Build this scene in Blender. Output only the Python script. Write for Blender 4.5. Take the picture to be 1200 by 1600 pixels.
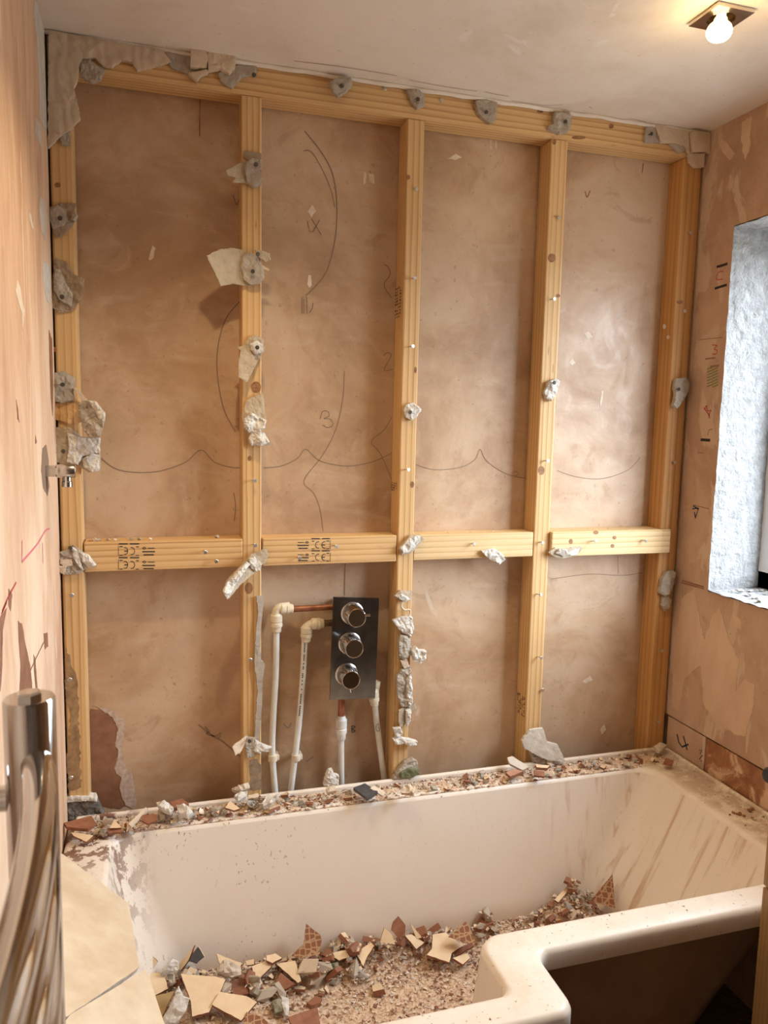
import bpy, bmesh, math, random
import numpy as np
from mathutils import Vector, Matrix, noise
from mathutils.geometry import delaunay_2d_cdt

for o in list(bpy.data.objects): bpy.data.objects.remove(o)
S = bpy.context.scene
COL = S.collection
PI = math.pi
rnd = random.Random(7)

# ------------------------------------------------------------------ camera
CAM = Vector((0.2105, -1.8887, 1.5365)); YAW, PITCH, ROLL, FPX = 0.2945, -0.1187, 0.0212, 1193.4
FW = Vector((math.sin(YAW)*math.cos(PITCH), math.cos(YAW)*math.cos(PITCH), math.sin(PITCH)))
RT0 = Vector((math.cos(YAW), -math.sin(YAW), 0)); UP0 = RT0.cross(FW)
RT = RT0*math.cos(ROLL) + UP0*math.sin(ROLL); UP = UP0*math.cos(ROLL) - RT0*math.sin(ROLL)
cd = bpy.data.cameras.new('camera'); cam = bpy.data.objects.new('camera', cd); COL.objects.link(cam)
cd.sensor_fit = 'VERTICAL'; cd.sensor_height = 36; cd.sensor_width = 27; cd.lens = FPX/1600*36
cd.clip_start = .02; cd.dof.use_dof = True; cd.dof.focus_distance = 1.9; cd.dof.aperture_fstop = 11.0
cam.matrix_world = Matrix(((RT.x, UP.x, -FW.x, CAM.x), (RT.y, UP.y, -FW.y, CAM.y), (RT.z, UP.z, -FW.z, CAM.z), (0, 0, 0, 1)))
S.camera = cam
# ------------------------------------------------------------------ world, light, exposure
wd = bpy.data.worlds.new('world'); S.world = wd; wd.use_nodes = True
bg = wd.node_tree.nodes['Background']; bg.inputs[1].default_value = 31.0      # overcast sky above, dull ground below
_n = wd.node_tree.nodes; _tc = _n.new('ShaderNodeTexCoord'); _sp = _n.new('ShaderNodeSeparateXYZ'); _rp = _n.new('ShaderNodeValToRGB')
_mr = _n.new('ShaderNodeMapRange'); _mr.inputs[1].default_value = -.25; _mr.inputs[2].default_value = .25
_rp.color_ramp.elements[0].color = (.16, .17, .17, 1); _rp.color_ramp.elements[0].position = .42; _rp.color_ramp.elements[1].color = (.76, .88, 1, 1); _rp.color_ramp.elements[1].position = .62
for _a, _b in ((_tc.outputs['Generated'], _sp.inputs[0]), (_sp.outputs[2], _mr.inputs[0]), (_mr.outputs[0], _rp.inputs[0]), (_rp.outputs[0], bg.inputs[0])): wd.node_tree.links.new(_a, _b)
S.view_settings.view_transform = 'Standard'; S.view_settings.look = 'None'; S.view_settings.gamma = 1
S.view_settings.use_curve_mapping = False; S.view_settings.exposure = -0.25
LAMP_W = 32.0
pl = bpy.data.lights.new('window_portal', 'AREA'); pl.shape = 'RECTANGLE'; pl.size = 1.0; pl.size_y = 1.05; pl.cycles.is_portal = True
po = bpy.data.objects.new('window_portal', pl); COL.objects.link(po); po.location = (1.93, -.63, 1.58); po.rotation_euler = (0, PI/2, 0)

W, H, D, RZ = 1.7, 2.351, .065, .56      # room width, ceiling height, stud depth (back wall plane), bath rim height

def ray(x, y): return FW + RT*((x-600)/FPX) + UP*((800-y)/FPX)
def at(x, y, X=None, Y=None, Z=None, P=None, N=None):       # photograph pixel -> point on a known plane of the room
    d = ray(x, y)
    if X is not None: t = (X-CAM.x)/d.x
    elif Y is not None: t = (Y-CAM.y)/d.y
    elif Z is not None: t = (Z-CAM.z)/d.z
    else: t = (Vector(P)-CAM).dot(N)/d.dot(N)
    return CAM + d*t

# ------------------------------------------------------------------ materials
def _new(name):
    m = bpy.data.materials.new(name); m.use_nodes = True; nt = m.node_tree
    return m, nt, nt.nodes['Principled BSDF']
class NB:
    def __init__(s, nt): s.nt = nt
    def n(s, t, **k):
        x = s.nt.nodes.new(t)
        for a, v in k.items(): setattr(x, a, v)
        return x
    def l(s, a, b): s.nt.links.new(a, b)
    def coord(s, kind='Object', scale=(1, 1, 1), rand=False):
        tc = s.n('ShaderNodeTexCoord'); mp = s.n('ShaderNodeMapping'); mp.inputs['Scale'].default_value = scale
        if kind == 'World':
            g = s.n('ShaderNodeNewGeometry'); s.l(g.outputs['Position'], mp.inputs[0])
        else: s.l(tc.outputs[kind], mp.inputs[0])
        if rand:
            oi = s.n('ShaderNodeObjectInfo'); ml = s.n('ShaderNodeMath', operation='MULTIPLY'); ml.inputs[1].default_value = 37
            s.l(oi.outputs['Random'], ml.inputs[0]); s.l(ml.outputs[0], mp.inputs['Location'])
        return mp.outputs[0]
    def noise(s, v, scale, detail=6, rough=.6, dist=0):
        x = s.n('ShaderNodeTexNoise'); x.inputs['Scale'].default_value = scale; x.inputs['Detail'].default_value = detail
        x.inputs['Roughness'].default_value = rough; x.inputs['Distortion'].default_value = dist; s.l(v, x.inputs['Vector']); return x.outputs[0]
    def ramp(s, f, stops):
        r = s.n('ShaderNodeValToRGB'); e = r.color_ramp.elements
        while len(e) < len(stops): e.new(.5)
        for i, (p, c) in enumerate(stops):
            e[i].position = p; e[i].color = (*c, 1) if len(c) == 3 else c
        s.l(f, r.inputs[0]); return r.outputs[0]
    def step(s, f, a, b, va=0., vb=1.):
        r = s.n('ShaderNodeMapRange'); r.inputs[1].default_value = a; r.inputs[2].default_value = b
        r.inputs[3].default_value = va; r.inputs[4].default_value = vb; r.interpolation_type = 'SMOOTHSTEP'
        s.l(f, r.inputs[0]); return r.outputs[0]
    def mix(s, f, a, b, mode='MIX'):
        x = s.n('ShaderNodeMix', data_type='RGBA', blend_type=mode)
        for i, v in ((0, f), (6, a), (7, b)):
            if hasattr(v, 'links') or hasattr(v, 'is_linked'): s.l(v, x.inputs[i])
            else: x.inputs[i].default_value = v if i == 0 else (*v, 1)
        return x.outputs[2]
    def math(s, op, a, b):
        x = s.n('ShaderNodeMath', operation=op)
        for i, v in ((0, a), (1, b)):
            if hasattr(v, 'is_linked'): s.l(v, x.inputs[i])
            else: x.inputs[i].default_value = v
        return x.outputs[0]
    def bump(s, bs, h, strength, dist=.002):
        b = s.n('ShaderNodeBump'); b.inputs['Strength'].default_value = strength; b.inputs['Distance'].default_value = dist
        s.l(h, b.inputs['Height']); s.l(b.outputs[0], bs.inputs['Normal'])

def plain(name, c, rough=.6, metal=0., c2=None, scale=60, bump=0, spec=.5, bdist=.002, sz=(1, 1, 1), rand=True):
    m, nt, bs = _new(name); nb = NB(nt)
    bs.inputs['Roughness'].default_value = rough; bs.inputs['Metallic'].default_value = metal
    bs.inputs['Specular IOR Level'].default_value = spec; bs.inputs['Base Color'].default_value = (*c, 1)
    if c2 or bump:
        f = nb.noise(nb.coord('Object', sz, rand), scale)
        if c2: nb.l(nb.ramp(f, [(.35, c), (.65, c2)]), bs.inputs['Base Color'])
        if bump: nb.bump(bs, f, bump, bdist)
    return m

def plaster(name, base, light, dark, white, smear=.58, stretch=(1, 1, 1), rough=.75, contrast=1.):
    m, nt, bs = _new(name); nb = NB(nt); v = nb.coord('World', stretch)
    a = nb.noise(v, 2.6, 9, .62, .5); b = nb.noise(v, 8, 9, .68, 1.2); c = nb.noise(v, 60, 4, .6)
    col = nb.ramp(a, [(.36, dark), (.49, base), (.62, light)])
    col = nb.mix(nb.step(b, .50, .72, 0, .5*contrast), col, light)
    col = nb.mix(nb.step(b, .46, .32, 0, .5*contrast), col, dark)
    tr = nb.noise(nb.coord('World', (stretch[0]*5, stretch[1]*5, stretch[2]*22)), 1, 5, .6, .8)       # trowel drags
    col = nb.mix(nb.step(tr, .54, .74, 0, .22*contrast), col, white)
    sm = nb.noise(nb.coord('World', (stretch[0]*2.2, stretch[1]*2.2, stretch[2]*1.3)), 2.4, 7, .55, 1.5)
    col = nb.mix(nb.step(sm, smear, smear+.05, 0, .75), col, white)
    sp = nb.noise(v, 85, 2, .5)
    col = nb.mix(nb.step(sp, .70, .74, 0, .4), col, tuple(x*.6 for x in dark))
    nb.l(col, bs.inputs['Base Color'])
    nb.l(nb.step(b, .35, .65, rough+.12, rough-.08), bs.inputs['Roughness'])
    h = nb.math('ADD', nb.math('ADD', sm, nb.math('MULTIPLY', tr, .25)), nb.math('MULTIPLY', c, .3)); nb.bump(bs, h, .25, .004)
    return m

def wood(name, light, dark, scale=1.0, rough=.6):
    m, nt, bs = _new(name); nb = NB(nt)
    v = nb.coord('Object', (1, 1, .045), True)
    w = nb.n('ShaderNodeTexWave', wave_type='RINGS', rings_direction='Z', wave_profile='SAW')
    for k, x in (('Scale', 30*scale), ('Distortion', 2.2), ('Detail', 3), ('Detail Scale', 2.0), ('Detail Roughness', .55)): w.inputs[k].default_value = x
    nb.l(v, w.inputs['Vector'])
    f = nb.noise(nb.coord('Object', (420, 420, 9), True), 1, 3, .6)
    b = nb.noise(nb.coord('Object', (9, 9, 1.6), True), 1, 4, .55)
    mid = tuple(.7*l+.3*d for l, d in zip(light, dark))
    col = nb.ramp(w.outputs[1], [(.0, light), (.55, mid), (.88, dark), (.97, light)])
    col = nb.mix(nb.step(f, .5, .75, 0, .3), col, dark)
    col = nb.mix(nb.step(b, .45, .7, 0, .5), col, tuple(.8*l+.2*d for l, d in zip(light, dark)))
    sp = nb.noise(nb.coord('Object', (60, 60, 14), True), 1, 2, .5)
    col = nb.mix(nb.step(sp, .70, .76, 0, .6), col, tuple(d*.7 for d in dark))
    nb.l(col, bs.inputs['Base Color']); bs.inputs['Roughness'].default_value = rough
    nb.bump(bs, f, .15, .0008)
    return m

M = {}
M['plaster_back'] = plaster('plaster_back', (.49, .32, .195), (.58, .415, .28), (.37, .22, .12), (.61, .50, .39), .69, (1, 1, 1), .42)
M['plaster_left'] = plaster('plaster_left', (.66, .44, .29), (.75, .56, .40), (.53, .31, .19), (.78, .63, .48), .63, (1, 1.7, .5))
M['plaster_right'] = plaster('plaster_right', (.46, .295, .20), (.54, .37, .26), (.38, .23, .15), (.60, .45, .33), .55, (1, 1.3, .8))
M['plaster_plain'] = plaster('plaster_plain', (.30, .24, .19), (.36, .29, .24), (.24, .18, .14), (.4, .34, .28), .66)
M['ceiling'] = plaster('ceiling_paint', (.74, .66, .57), (.77, .70, .62), (.66, .57, .47), (.79, .74, .68), .66, contrast=.4)
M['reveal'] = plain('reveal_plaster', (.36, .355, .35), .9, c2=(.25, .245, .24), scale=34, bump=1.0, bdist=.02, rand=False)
M['wood'] = wood('pine', (.68, .44, .20), (.45, .235, .08))
M['wood_pale'] = wood('pine_pale', (.72, .51, .27), (.52, .31, .12))
M['wood_red'] = wood('pine_red', (.56, .30, .105), (.40, .18, .05), .8)
M['oak'] = wood('oak_veneer', (.42, .25, .11), (.30, .165, .065), 1.4, .45)
M['knot'] = plain('knot', (.20, .085, .03), .6, c2=(.35, .17, .06), scale=140)
M['grey_core'] = plain('gypsum_grey', (.43, .37, .30), .9, c2=(.36, .305, .245), scale=38, bump=.35, bdist=.004)
M['white_core'] = plain('gypsum_white', (.70, .66, .60), .9, c2=(.55, .50, .44), scale=60, bump=.8, bdist=.006)
M['paper'] = plain('board_paper', (.40, .31, .21), .85, c2=(.48, .39, .28), scale=18, bump=.2)
M['paper_dark'] = plain('board_paper_dark', (.30, .21, .13), .85, c2=(.38, .29, .2), scale=20, bump=.2)
M['cream_board'] = plain('cream_adhesive', (.66, .53, .39), .85, c2=(.56, .43, .31), scale=25, bump=.4, bdist=.004)
M['board_cut'] = plain('board_cut', (.63, .56, .48), .85, c2=(.50, .44, .37), scale=30, bump=.3)
M['bath'] = None
M['chrome'] = plain('chrome', (.60, .60, .60), .05, 1.0)
M['chrome_dull'] = plain('chrome_dusty', (.62, .60, .58), .22, 1.0, c2=(.50, .46, .42), scale=40)
M['plate_metal'] = plain('valve_plate_metal', (.30, .29, .28), .22, 1.0, c2=(.22, .21, .20), scale=30)
M['copper'] = plain('copper', (.40, .16, .08), .45, .6, c2=(.22, .08, .04), scale=60)
M['brass'] = plain('brass_dirty', (.22, .13, .05), .5, .7, c2=(.08, .05, .03), scale=80)
M['pvc'] = plain('white_plastic_pipe', (.70, .68, .64), .45, c2=(.62, .58, .52), scale=25)
M['pvc_old'] = plain('cream_plastic_fitting', (.72, .64, .50), .45, c2=(.60, .50, .36), scale=60)
M['steel'] = plain('screw_steel', (.55, .53, .50), .35, .9)
M['screw_dark'] = plain('screw_dark', (.10, .085, .07), .45, .6)
M['black'] = plain('black_print', (.025, .02, .02), .8)
M['ink_blue'] = plain('ink_dark_blue', (.02, .025, .06), .7)
M['ink_red'] = plain('ink_red', (.45, .05, .05), .7)
M['ink_pink'] = plain('ink_pink', (.65, .16, .2), .7)
M['ink_green'] = plain('ink_green', (.16, .22, .05), .8)
M['pencil'] = plain('pencil', (.25, .165, .11), .8)
M['dirt'] = plain('ceiling_dirt', (.42, .34, .26), .8)
M['stain'] = plain('stain_brown', (.20, .085, .045), .6, c2=(.30, .14, .08), scale=24)
M['salt'] = plain('salt_bloom', (.58, .47, .40), .9, c2=(.42, .29, .22), scale=90, rand=False)
M['filler'] = plain('filler_white', (.74, .63, .50), .85, c2=(.62, .50, .38), scale=60)
M['adh'] = plain('adhesive_smear', (.66, .48, .34), .85, c2=(.55, .36, .24), scale=11, bump=.3, sz=(1, 1, .5), rand=False)
M['terracotta'] = plain('terracotta', (.225, .082, .040), .75, c2=(.31, .13, .068), scale=45)
M['tile_cream'] = plain('tile_cream', (.76, .58, .38), .35, c2=(.68, .49, .31), scale=22)
M['slate'] = plain('slate_dark', (.055, .052, .055), .5, c2=(.09, .08, .08), scale=60)
M['mouldy'] = plain('mouldy_board', (.055, .05, .045), .9, c2=(.22, .19, .16), scale=55, bump=.5)
M['mossy'] = plain('mossy_plaster', (.16, .15, .08), .9, c2=(.34, .30, .22), scale=40, bump=.5)
M['lump'] = plain('plaster_lump', (.62, .53, .43), .9, c2=(.46, .37, .28), scale=60, bump=.6, bdist=.004)
M['travertine'] = plain('travertine_tile', (.74, .62, .46), .28, c2=(.62, .48, .33), scale=14, rand=False)
M['dust'] = plain('rubble_dust', (.46, .27, .16), .95, c2=(.74, .57, .41), scale=120, bump=.8, bdist=.004, rand=False)
M['crumb_l'] = plain('crumb_light', (.68, .52, .37), .9)
M['crumb_b'] = plain('crumb_brown', (.21, .082, .044), .9)
M['floor'] = wood('floor_board', (.20, .13, .08), (.12, .07, .04), .5)
M['black_knob'] = plain('black_knob', (.02, .02, .022), .35)
M['upvc'] = plain('window_frame_white', (.75, .75, .74), .4)
def glass_mat():
    m, nt, bs = _new('window_glass'); nb = NB(nt); nt.nodes.remove(bs)
    t = nb.n('ShaderNodeBsdfTransparent'); g = nb.n('ShaderNodeBsdfGlossy'); g.inputs['Roughness'].default_value = .05
    x = nb.n('ShaderNodeMixShader'); x.inputs[0].default_value = .06
    nb.l(t.outputs[0], x.inputs[1]); nb.l(g.outputs[0], x.inputs[2]); nb.l(x.outputs[0], nt.nodes['Material Output'].inputs[0]); return m
M['glass'] = glass_mat()
def bath_mat(name, rim):
    m, nt, bs = _new(name); nb = NB(nt); g = nb.n('ShaderNodeNewGeometry'); sx = nb.n('ShaderNodeSeparateXYZ'); nb.l(g.outputs['Position'], sx.inputs[0])
    sn = nb.n('ShaderNodeSeparateXYZ'); nb.l(g.outputs['True Normal'], sn.inputs[0])
    col = nb.mix(nb.step(nb.noise(nb.coord('World'), 5, 6), .4, .7, 0, .25), (.80, .705, .605), (.71, .59, .47))
    sp = nb.noise(nb.coord('World', (1, 1, .55)), 150, 2, .5); cl = nb.noise(nb.coord('World'), 4.0, 3)
    if rim:
        col = nb.mix(nb.step(nb.noise(nb.coord('World'), 14, 6, .7), .48, .66, 0, .45), col, (.70, .57, .43))
        col = nb.mix(nb.math('MULTIPLY', nb.step(sp, .71, .74), .8), col, (.30, .17, .10))
    else:
        lft = nb.step(sx.outputs[0], .15, .75, .9, .15)                                   # splashes of mud thickest at the left end
        col = nb.mix(nb.math('MULTIPLY', nb.step(sp, .665, .69), nb.math('MULTIPLY', nb.step(cl, .42, .58), lft)), col, (.22, .11, .06))
        cb = nb.n('ShaderNodeCombineXYZ'); nb.l(nb.math('MULTIPLY', nb.math('SUBTRACT', sx.outputs[0], nb.math('MULTIPLY', nb.math('MULTIPLY', sx.outputs[2], .5), nb.step(sn.outputs[0], -.3, -.6))), 26.), cb.inputs[0])
        nb.l(nb.math('MULTIPLY', sx.outputs[1], 26.), cb.inputs[1]); nb.l(nb.math('MULTIPLY', sx.outputs[2], 2.2), cb.inputs[2])
        st = nb.noise(cb.outputs[0], 1, 5, .62, .25)                      # run marks down the sloping end
        fr = nb.step(sx.outputs[0], 1.15, 1.45)
        col = nb.mix(nb.math('MULTIPLY', nb.step(st, .52, .70, 0, .8), fr), col, (.50, .30, .165))
        fl = nb.step(sx.outputs[2], .19, .26, .75, 0)
        col = nb.mix(fl, col, (.60, .42, .28))
    md = nb.math('MULTIPLY', nb.step(sx.outputs[0], .22, .08), nb.step(sx.outputs[1], -.34, -.12))            # mud splashed in the far left corner
    mf = nb.noise(nb.coord('World', (1, 1, .5)), 34, 6, .7)
    col = nb.mix(nb.math('MULTIPLY', nb.step(mf, .49, .54), md), col, (.19, .088, .052))
    if rim:
        dr = nb.math('MULTIPLY', nb.step(sx.outputs[0], 1.56, 1.62), nb.step(nb.noise(nb.coord('World'), 22, 7, .7), .40, .56))
        col = nb.mix(nb.math('MULTIPLY', dr, .6), col, (.42, .28, .18))
    nb.l(col, bs.inputs['Base Color']); bs.inputs['Roughness'].default_value = .28 if not rim else .4
    return m
M['bath'] = bath_mat('bath_acrylic', False); M['bath_rim'] = bath_mat('bath_rim_dusty', True)
M['bath_shell'] = plain('bath_fibreglass', (.34, .22, .13), .6, c2=(.28, .17, .1), scale=12)
def comb_mat():
    m, nt, bs = _new('combed_adhesive'); nb = NB(nt); v = nb.coord('World')
    w = nb.n('ShaderNodeTexWave', bands_direction='X'); w.inputs['Scale'].default_value = 13; w.inputs['Distortion'].default_value = 5; w.inputs['Detail'].default_value = 2
    nb.l(v, w.inputs[0]); f = nb.noise(v, 30)
    nb.l(nb.ramp(f, [(.35, (.60, .47, .34)), (.65, (.52, .40, .29))]), bs.inputs['Base Color']); bs.inputs['Roughness'].default_value = .85
    nb.bump(bs, w.outputs[1], .35, .003); return m
M['combed'] = comb_mat()
def waffle_mat():
    m, nt, bs = _new('waffle_tile_back'); nb = NB(nt); v = nb.coord('Object')
    b = nb.n('ShaderNodeTexVoronoi', feature='DISTANCE_TO_EDGE'); b.inputs['Scale'].default_value = 75; b.inputs['Randomness'].default_value = .35
    nb.l(v, b.inputs['Vector'])
    nb.l(nb.mix(nb.step(b.outputs['Distance'], .06, .12), (.46, .29, .16), (.26, .098, .048)), bs.inputs['Base Color'])
    bs.inputs['Roughness'].default_value = .75; return m
M['waffle'] = waffle_mat()
def emit(name, c, s):
    m, nt, bs = _new(name); bs.inputs['Emission Color'].default_value = (*c, 1); bs.inputs['Emission Strength'].default_value = s
    bs.inputs['Base Color'].default_value = (.9, .85, .75, 1); return m
M['bulb_face'] = emit('bulb_lit_face', (1.0, .80, .50), 60); M['bulb_body'] = emit('bulb_warm_glass', (1.0, .68, .30), 5)

# ------------------------------------------------------------------ object helpers
WL = {}
def tag(o, label=None, cat=None, group=None, kind=None):
    if label: o['label'] = label
    if cat: o['category'] = cat
    if group: o['group'] = group
    if kind: o['kind'] = kind
    return o
def empty(name, loc, label=None, cat=None, group=None):
    o = bpy.data.objects.new(name, None); COL.objects.link(o); o.location = loc; o.empty_display_size = .02; WL[o] = Vector(loc)
    return tag(o, label, cat, group)
def mk(name, vs, fs, mats, parent=None, smooth=False, mi=None, loc=None):
    vs = [Vector(v) for v in vs]
    if loc is None:
        lo = [min(v[i] for v in vs) for i in range(3)]; hi = [max(v[i] for v in vs) for i in range(3)]
        loc = Vector(((lo[0]+hi[0])/2, (lo[1]+hi[1])/2, lo[2]))
    loc = Vector(loc)
    me = bpy.data.meshes.new(name); me.from_pydata([v-loc for v in vs], [], fs)
    for m in (mats if isinstance(mats, (list, tuple)) else [mats]): me.materials.append(M[m] if isinstance(m, str) else m)
    if mi: me.polygons.foreach_set('material_index', mi)
    if smooth: me.polygons.foreach_set('use_smooth', [True]*len(me.polygons))
    me.update()
    o = bpy.data.objects.new(name, me); COL.objects.link(o); WL[o] = loc
    if parent: o.parent = parent; o.location = loc - WL[parent]
    else: o.location = loc
    return o
class MB:
    def __init__(s): s.v = []; s.f = []
    def add(s, vs, fs): k = len(s.v); s.v += [Vector(v) for v in vs]; s.f += [tuple(i+k for i in f) for f in fs]; return s
    def box(s, a, b):
        x0, y0, z0 = a; x1, y1, z1 = b
        return s.add([(x0, y0, z0), (x1, y0, z0), (x1, y1, z0), (x0, y1, z0), (x0, y0, z1), (x1, y0, z1), (x1, y1, z1), (x0, y1, z1)],
                     [(0, 3, 2, 1), (4, 5, 6, 7), (0, 1, 5, 4), (1, 2, 6, 5), (2, 3, 7, 6), (3, 0, 4, 7)])
    def bbox(s, a, b, r=.002):                                  # box with chamfered edges
        bm = bmesh.new(); bmesh.ops.create_cube(bm, size=1)
        for v in bm.verts: v.co = Vector([(a[i]+b[i])/2 + v.co[i]*(b[i]-a[i]) for i in range(3)])
        bmesh.ops.bevel(bm, geom=bm.edges[:], offset=r, segments=2, affect='EDGES', profile=.5)
        bm.verts.index_update(); s.add([v.co for v in bm.verts], [[v.index for v in f.verts] for f in bm.faces]); bm.free(); return s
    def tube(s, path, rad, n=14, cap=True):
        path = [Vector(p) for p in path]; R = rad if isinstance(rad, (list, tuple)) else [rad]*len(path)
        k0 = len(s.v); ref = None
        for i, p in enumerate(path):
            t = (path[min(i+1, len(path)-1)] - path[max(i-1, 0)])
            t = t.normalized() if t.length > 1e-9 else Vector((0, 0, 1))
            if ref is None or abs(ref.dot(t)) > .95: ref = Vector((1, 0, 0)) if abs(t.x) < .8 else Vector((0, 1, 0))
            u = (ref - t*ref.dot(t)).normalized(); w = t.cross(u); ref = u
            for j in range(n): a = 2*PI*j/n; s.v.append(p + (u*math.cos(a) + w*math.sin(a))*R[i])
        for i in range(len(path)-1):
            for j in range(n): a = k0+i*n+j; b = k0+i*n+(j+1) % n; s.f.append((a, b, b+n, a+n))
        if cap: s.f.append(tuple(reversed(range(k0, k0+n)))); e = k0+(len(path)-1)*n; s.f.append(tuple(range(e, e+n)))
        return s
    def lathe(s, org, axis, prof, n=24):                        # prof: (distance along axis, radius)
        org, ax = Vector(org), Vector(axis).normalized()
        u = ax.orthogonal().normalized(); w = ax.cross(u); k0 = len(s.v)
        for d, r in prof:
            for j in range(n): a = 2*PI*j/n; s.v.append(org + ax*d + (u*math.cos(a)+w*math.sin(a))*r)
        for i in range(len(prof)-1):
            for j in range(n): a = k0+i*n+j; b = k0+i*n+(j+1) % n; s.f.append((a, b, b+n, a+n))
        s.f.append(tuple(reversed(range(k0, k0+n)))); e = k0+(len(prof)-1)*n; s.f.append(tuple(range(e, e+n)))
        return s
    def build(s, name, mat, parent=None, smooth=False, loc=None, edge=None):
        o = mk(name, s.v, s.f, mat, parent, smooth, loc=loc)
        if smooth: shade_auto(o, edge or 35)
        return o
def shade_auto(o, deg):
    me = o.data; bm = bmesh.new(); bm.from_mesh(me); bmesh.ops.recalc_face_normals(bm, faces=bm.faces)
    for e in bm.edges:
        e.smooth = not (len(e.link_faces) != 2 or e.calc_face_angle(0) > math.radians(deg))
    bm.to_mesh(me); bm.free()
def spline(pts, k=6):
    P = [Vector(p) for p in pts]; out = []
    for i in range(len(P)-1):
        p0, p1, p2, p3 = P[max(i-1, 0)], P[i], P[i+1], P[min(i+2, len(P)-1)]
        for j in range(k):
            t = j/k; out.append(.5*((2*p1) + (p2-p0)*t + (2*p0-5*p1+4*p2-p3)*t*t + (-p0+3*p1-3*p2+p3)*t**3))
    return out + [P[-1]]

# planes that sheets and marks lie on: (u,v,w) -> world, and pixel -> (u,v)
class BackPlane:                                                # parallel to the back wall, w towards the room
    def __init__(s, Y): s.Y = Y
    def uv(s, px): p = at(*px, Y=s.Y); return (p.x, p.z)
    def xyz(s, u, v, w): return Vector((u, s.Y-w, v))
class RightPlane:
    def __init__(s, X): s.X = X
    def uv(s, px): p = at(*px, X=s.X); return (-p.y, p.z)
    def xyz(s, u, v, w): return Vector((s.X-w, -u, v))
class LeftPlane:
    def __init__(s, X): s.X = X
    def uv(s, px): p = at(*px, X=s.X); return (p.y, p.z)
    def xyz(s, u, v, w): return Vector((s.X+w, u, v))
class FreePlane:
    def __init__(s, P, N):
        s.P = Vector(P); s.N = Vector(N).normalized(); s.U = Vector((0, 0, 1)).cross(s.N)
        s.U = Vector((1, 0, 0)) if s.U.length < 1e-3 else s.U.normalized(); s.V = s.N.cross(s.U)
    def uv(s, px): d = at(*px, P=s.P, N=s.N)-s.P; return (d.dot(s.U), d.dot(s.V))
    def xyz(s, u, v, w): return s.P + s.U*u + s.V*v + s.N*w

def ragged(pts, seg, jag, r):
    out = []
    for i, a in enumerate(pts):
        b = pts[(i+1) % len(pts)]; L = math.hypot(b[0]-a[0], b[1]-a[1]); n = max(1, int(L/seg))
        for k in range(n):
            t = k/n; j = jag if k else jag*.3
            out.append((a[0]+(b[0]-a[0])*t + r.uniform(-j, j), a[1]+(b[1]-a[1])*t + r.uniform(-j, j)))
    return out
def sheet(name, uv, plane, thick, mats, parent=None, relief=0., seg=.006, jag=.0012, seed=1, lift=None, smooth=False, freq=55, flatback=True):
    r = random.Random(seed); uv = ragged(uv, seg, jag, r) if jag else uv
    n = len(uv); us = [p[0] for p in uv]; vs_ = [p[1] for p in uv]
    pts = [Vector(p) for p in uv]
    if relief or lift:
        def inside(x, y):
            c = False; j = n-1
            for i in range(n):
                if (uv[i][1] > y) != (uv[j][1] > y) and x < (uv[j][0]-uv[i][0])*(y-uv[i][1])/(uv[j][1]-uv[i][1])+uv[i][0]: c = not c
                j = i
            return c
        st = max(seg*.9, max(max(us)-min(us), max(vs_)-min(vs_))/26)
        y = min(vs_)+st*.5
        while y < max(vs_):
            x = min(us)+st*.5
            while x < max(us):
                q = (x+r.uniform(-.3, .3)*st, y+r.uniform(-.3, .3)*st)
                if inside(*q) and min((q[0]-a)**2+(q[1]-b)**2 for a, b in uv) > (st*.45)**2: pts.append(Vector(q))
                x += st
            y += st
    V2, _, F2, ov, _, _ = delaunay_2d_cdt(pts, [(i, (i+1) % n) for i in range(n)], [], 1, 1e-6)
    org = [o_[0] if o_ else 0 for o_ in ov]
    N = len(V2); ht = []
    for i, p in enumerate(V2):
        w = thick
        if relief:
            e = .35 if org[i] < n else 1.
            w += relief*e*(.5+1.0*noise.noise(Vector((p.x*freq, p.y*freq, seed*3.7)))+.5*noise.noise(Vector((p.x*freq*3, p.y*freq*3, seed))))
        ht.append(max(w, thick*.25))
    lf = [lift(p.x, p.y) if lift else 0. for p in V2]
    vs = [plane.xyz(p.x, p.y, ht[i]+lf[i]) for i, p in enumerate(V2)] + [plane.xyz(p.x, p.y, lf[i]) for i, p in enumerate(V2)]
    F2 = [tuple(f) for f in F2]
    fs = []
    ec = {}
    for f in F2:
        a, b, c = f
        if (V2[b]-V2[a]).cross(V2[c]-V2[a]) < 0: f = (a, c, b)
        fs.append(f)
        for k in range(len(f)): ec[(f[k], f[(k+1) % len(f)])] = 1
    top = len(fs)
    fs += [tuple(reversed([i+N for i in f])) for f in fs[:top]]
    fs += [(b, a, a+N, b+N) for (a, b) in ec if (b, a) not in ec]
    mi = None
    if isinstance(mats, (list, tuple)) and len(mats) > 1: mi = [0]*top + [1]*(len(fs)-top)
    if isinstance(plane, (RightPlane,)): pass
    o = mk(name, vs, fs, mats, parent, smooth, mi)
    bm = bmesh.new(); bm.from_mesh(o.data); bmesh.ops.recalc_face_normals(bm, faces=bm.faces); bm.to_mesh(o.data); bm.free()
    return o
def ribbon(name, pts, plane, width, mat, parent, k=5, w0=.0006, closed=False):       # a drawn line: flat strip on a surface
    P = [Vector((*plane.uv(p), 0)) for p in pts]
    if len(P) > 2 and k > 1: P = spline(P, k)
    vs, fs = [], []
    for i, p in enumerate(P):
        t = P[min(i+1, len(P)-1)]-P[max(i-1, 0)]; t = t.normalized() if t.length else Vector((1, 0, 0)); nn = Vector((-t.y, t.x, 0))*width/2
        for q in (p+nn, p-nn): vs.append(plane.xyz(q.x, q.y, w0))
        if i: fs.append((2*i-2, 2*i-1, 2*i+1, 2*i))
    return mk(name, vs, fs, mat, parent)
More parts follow.
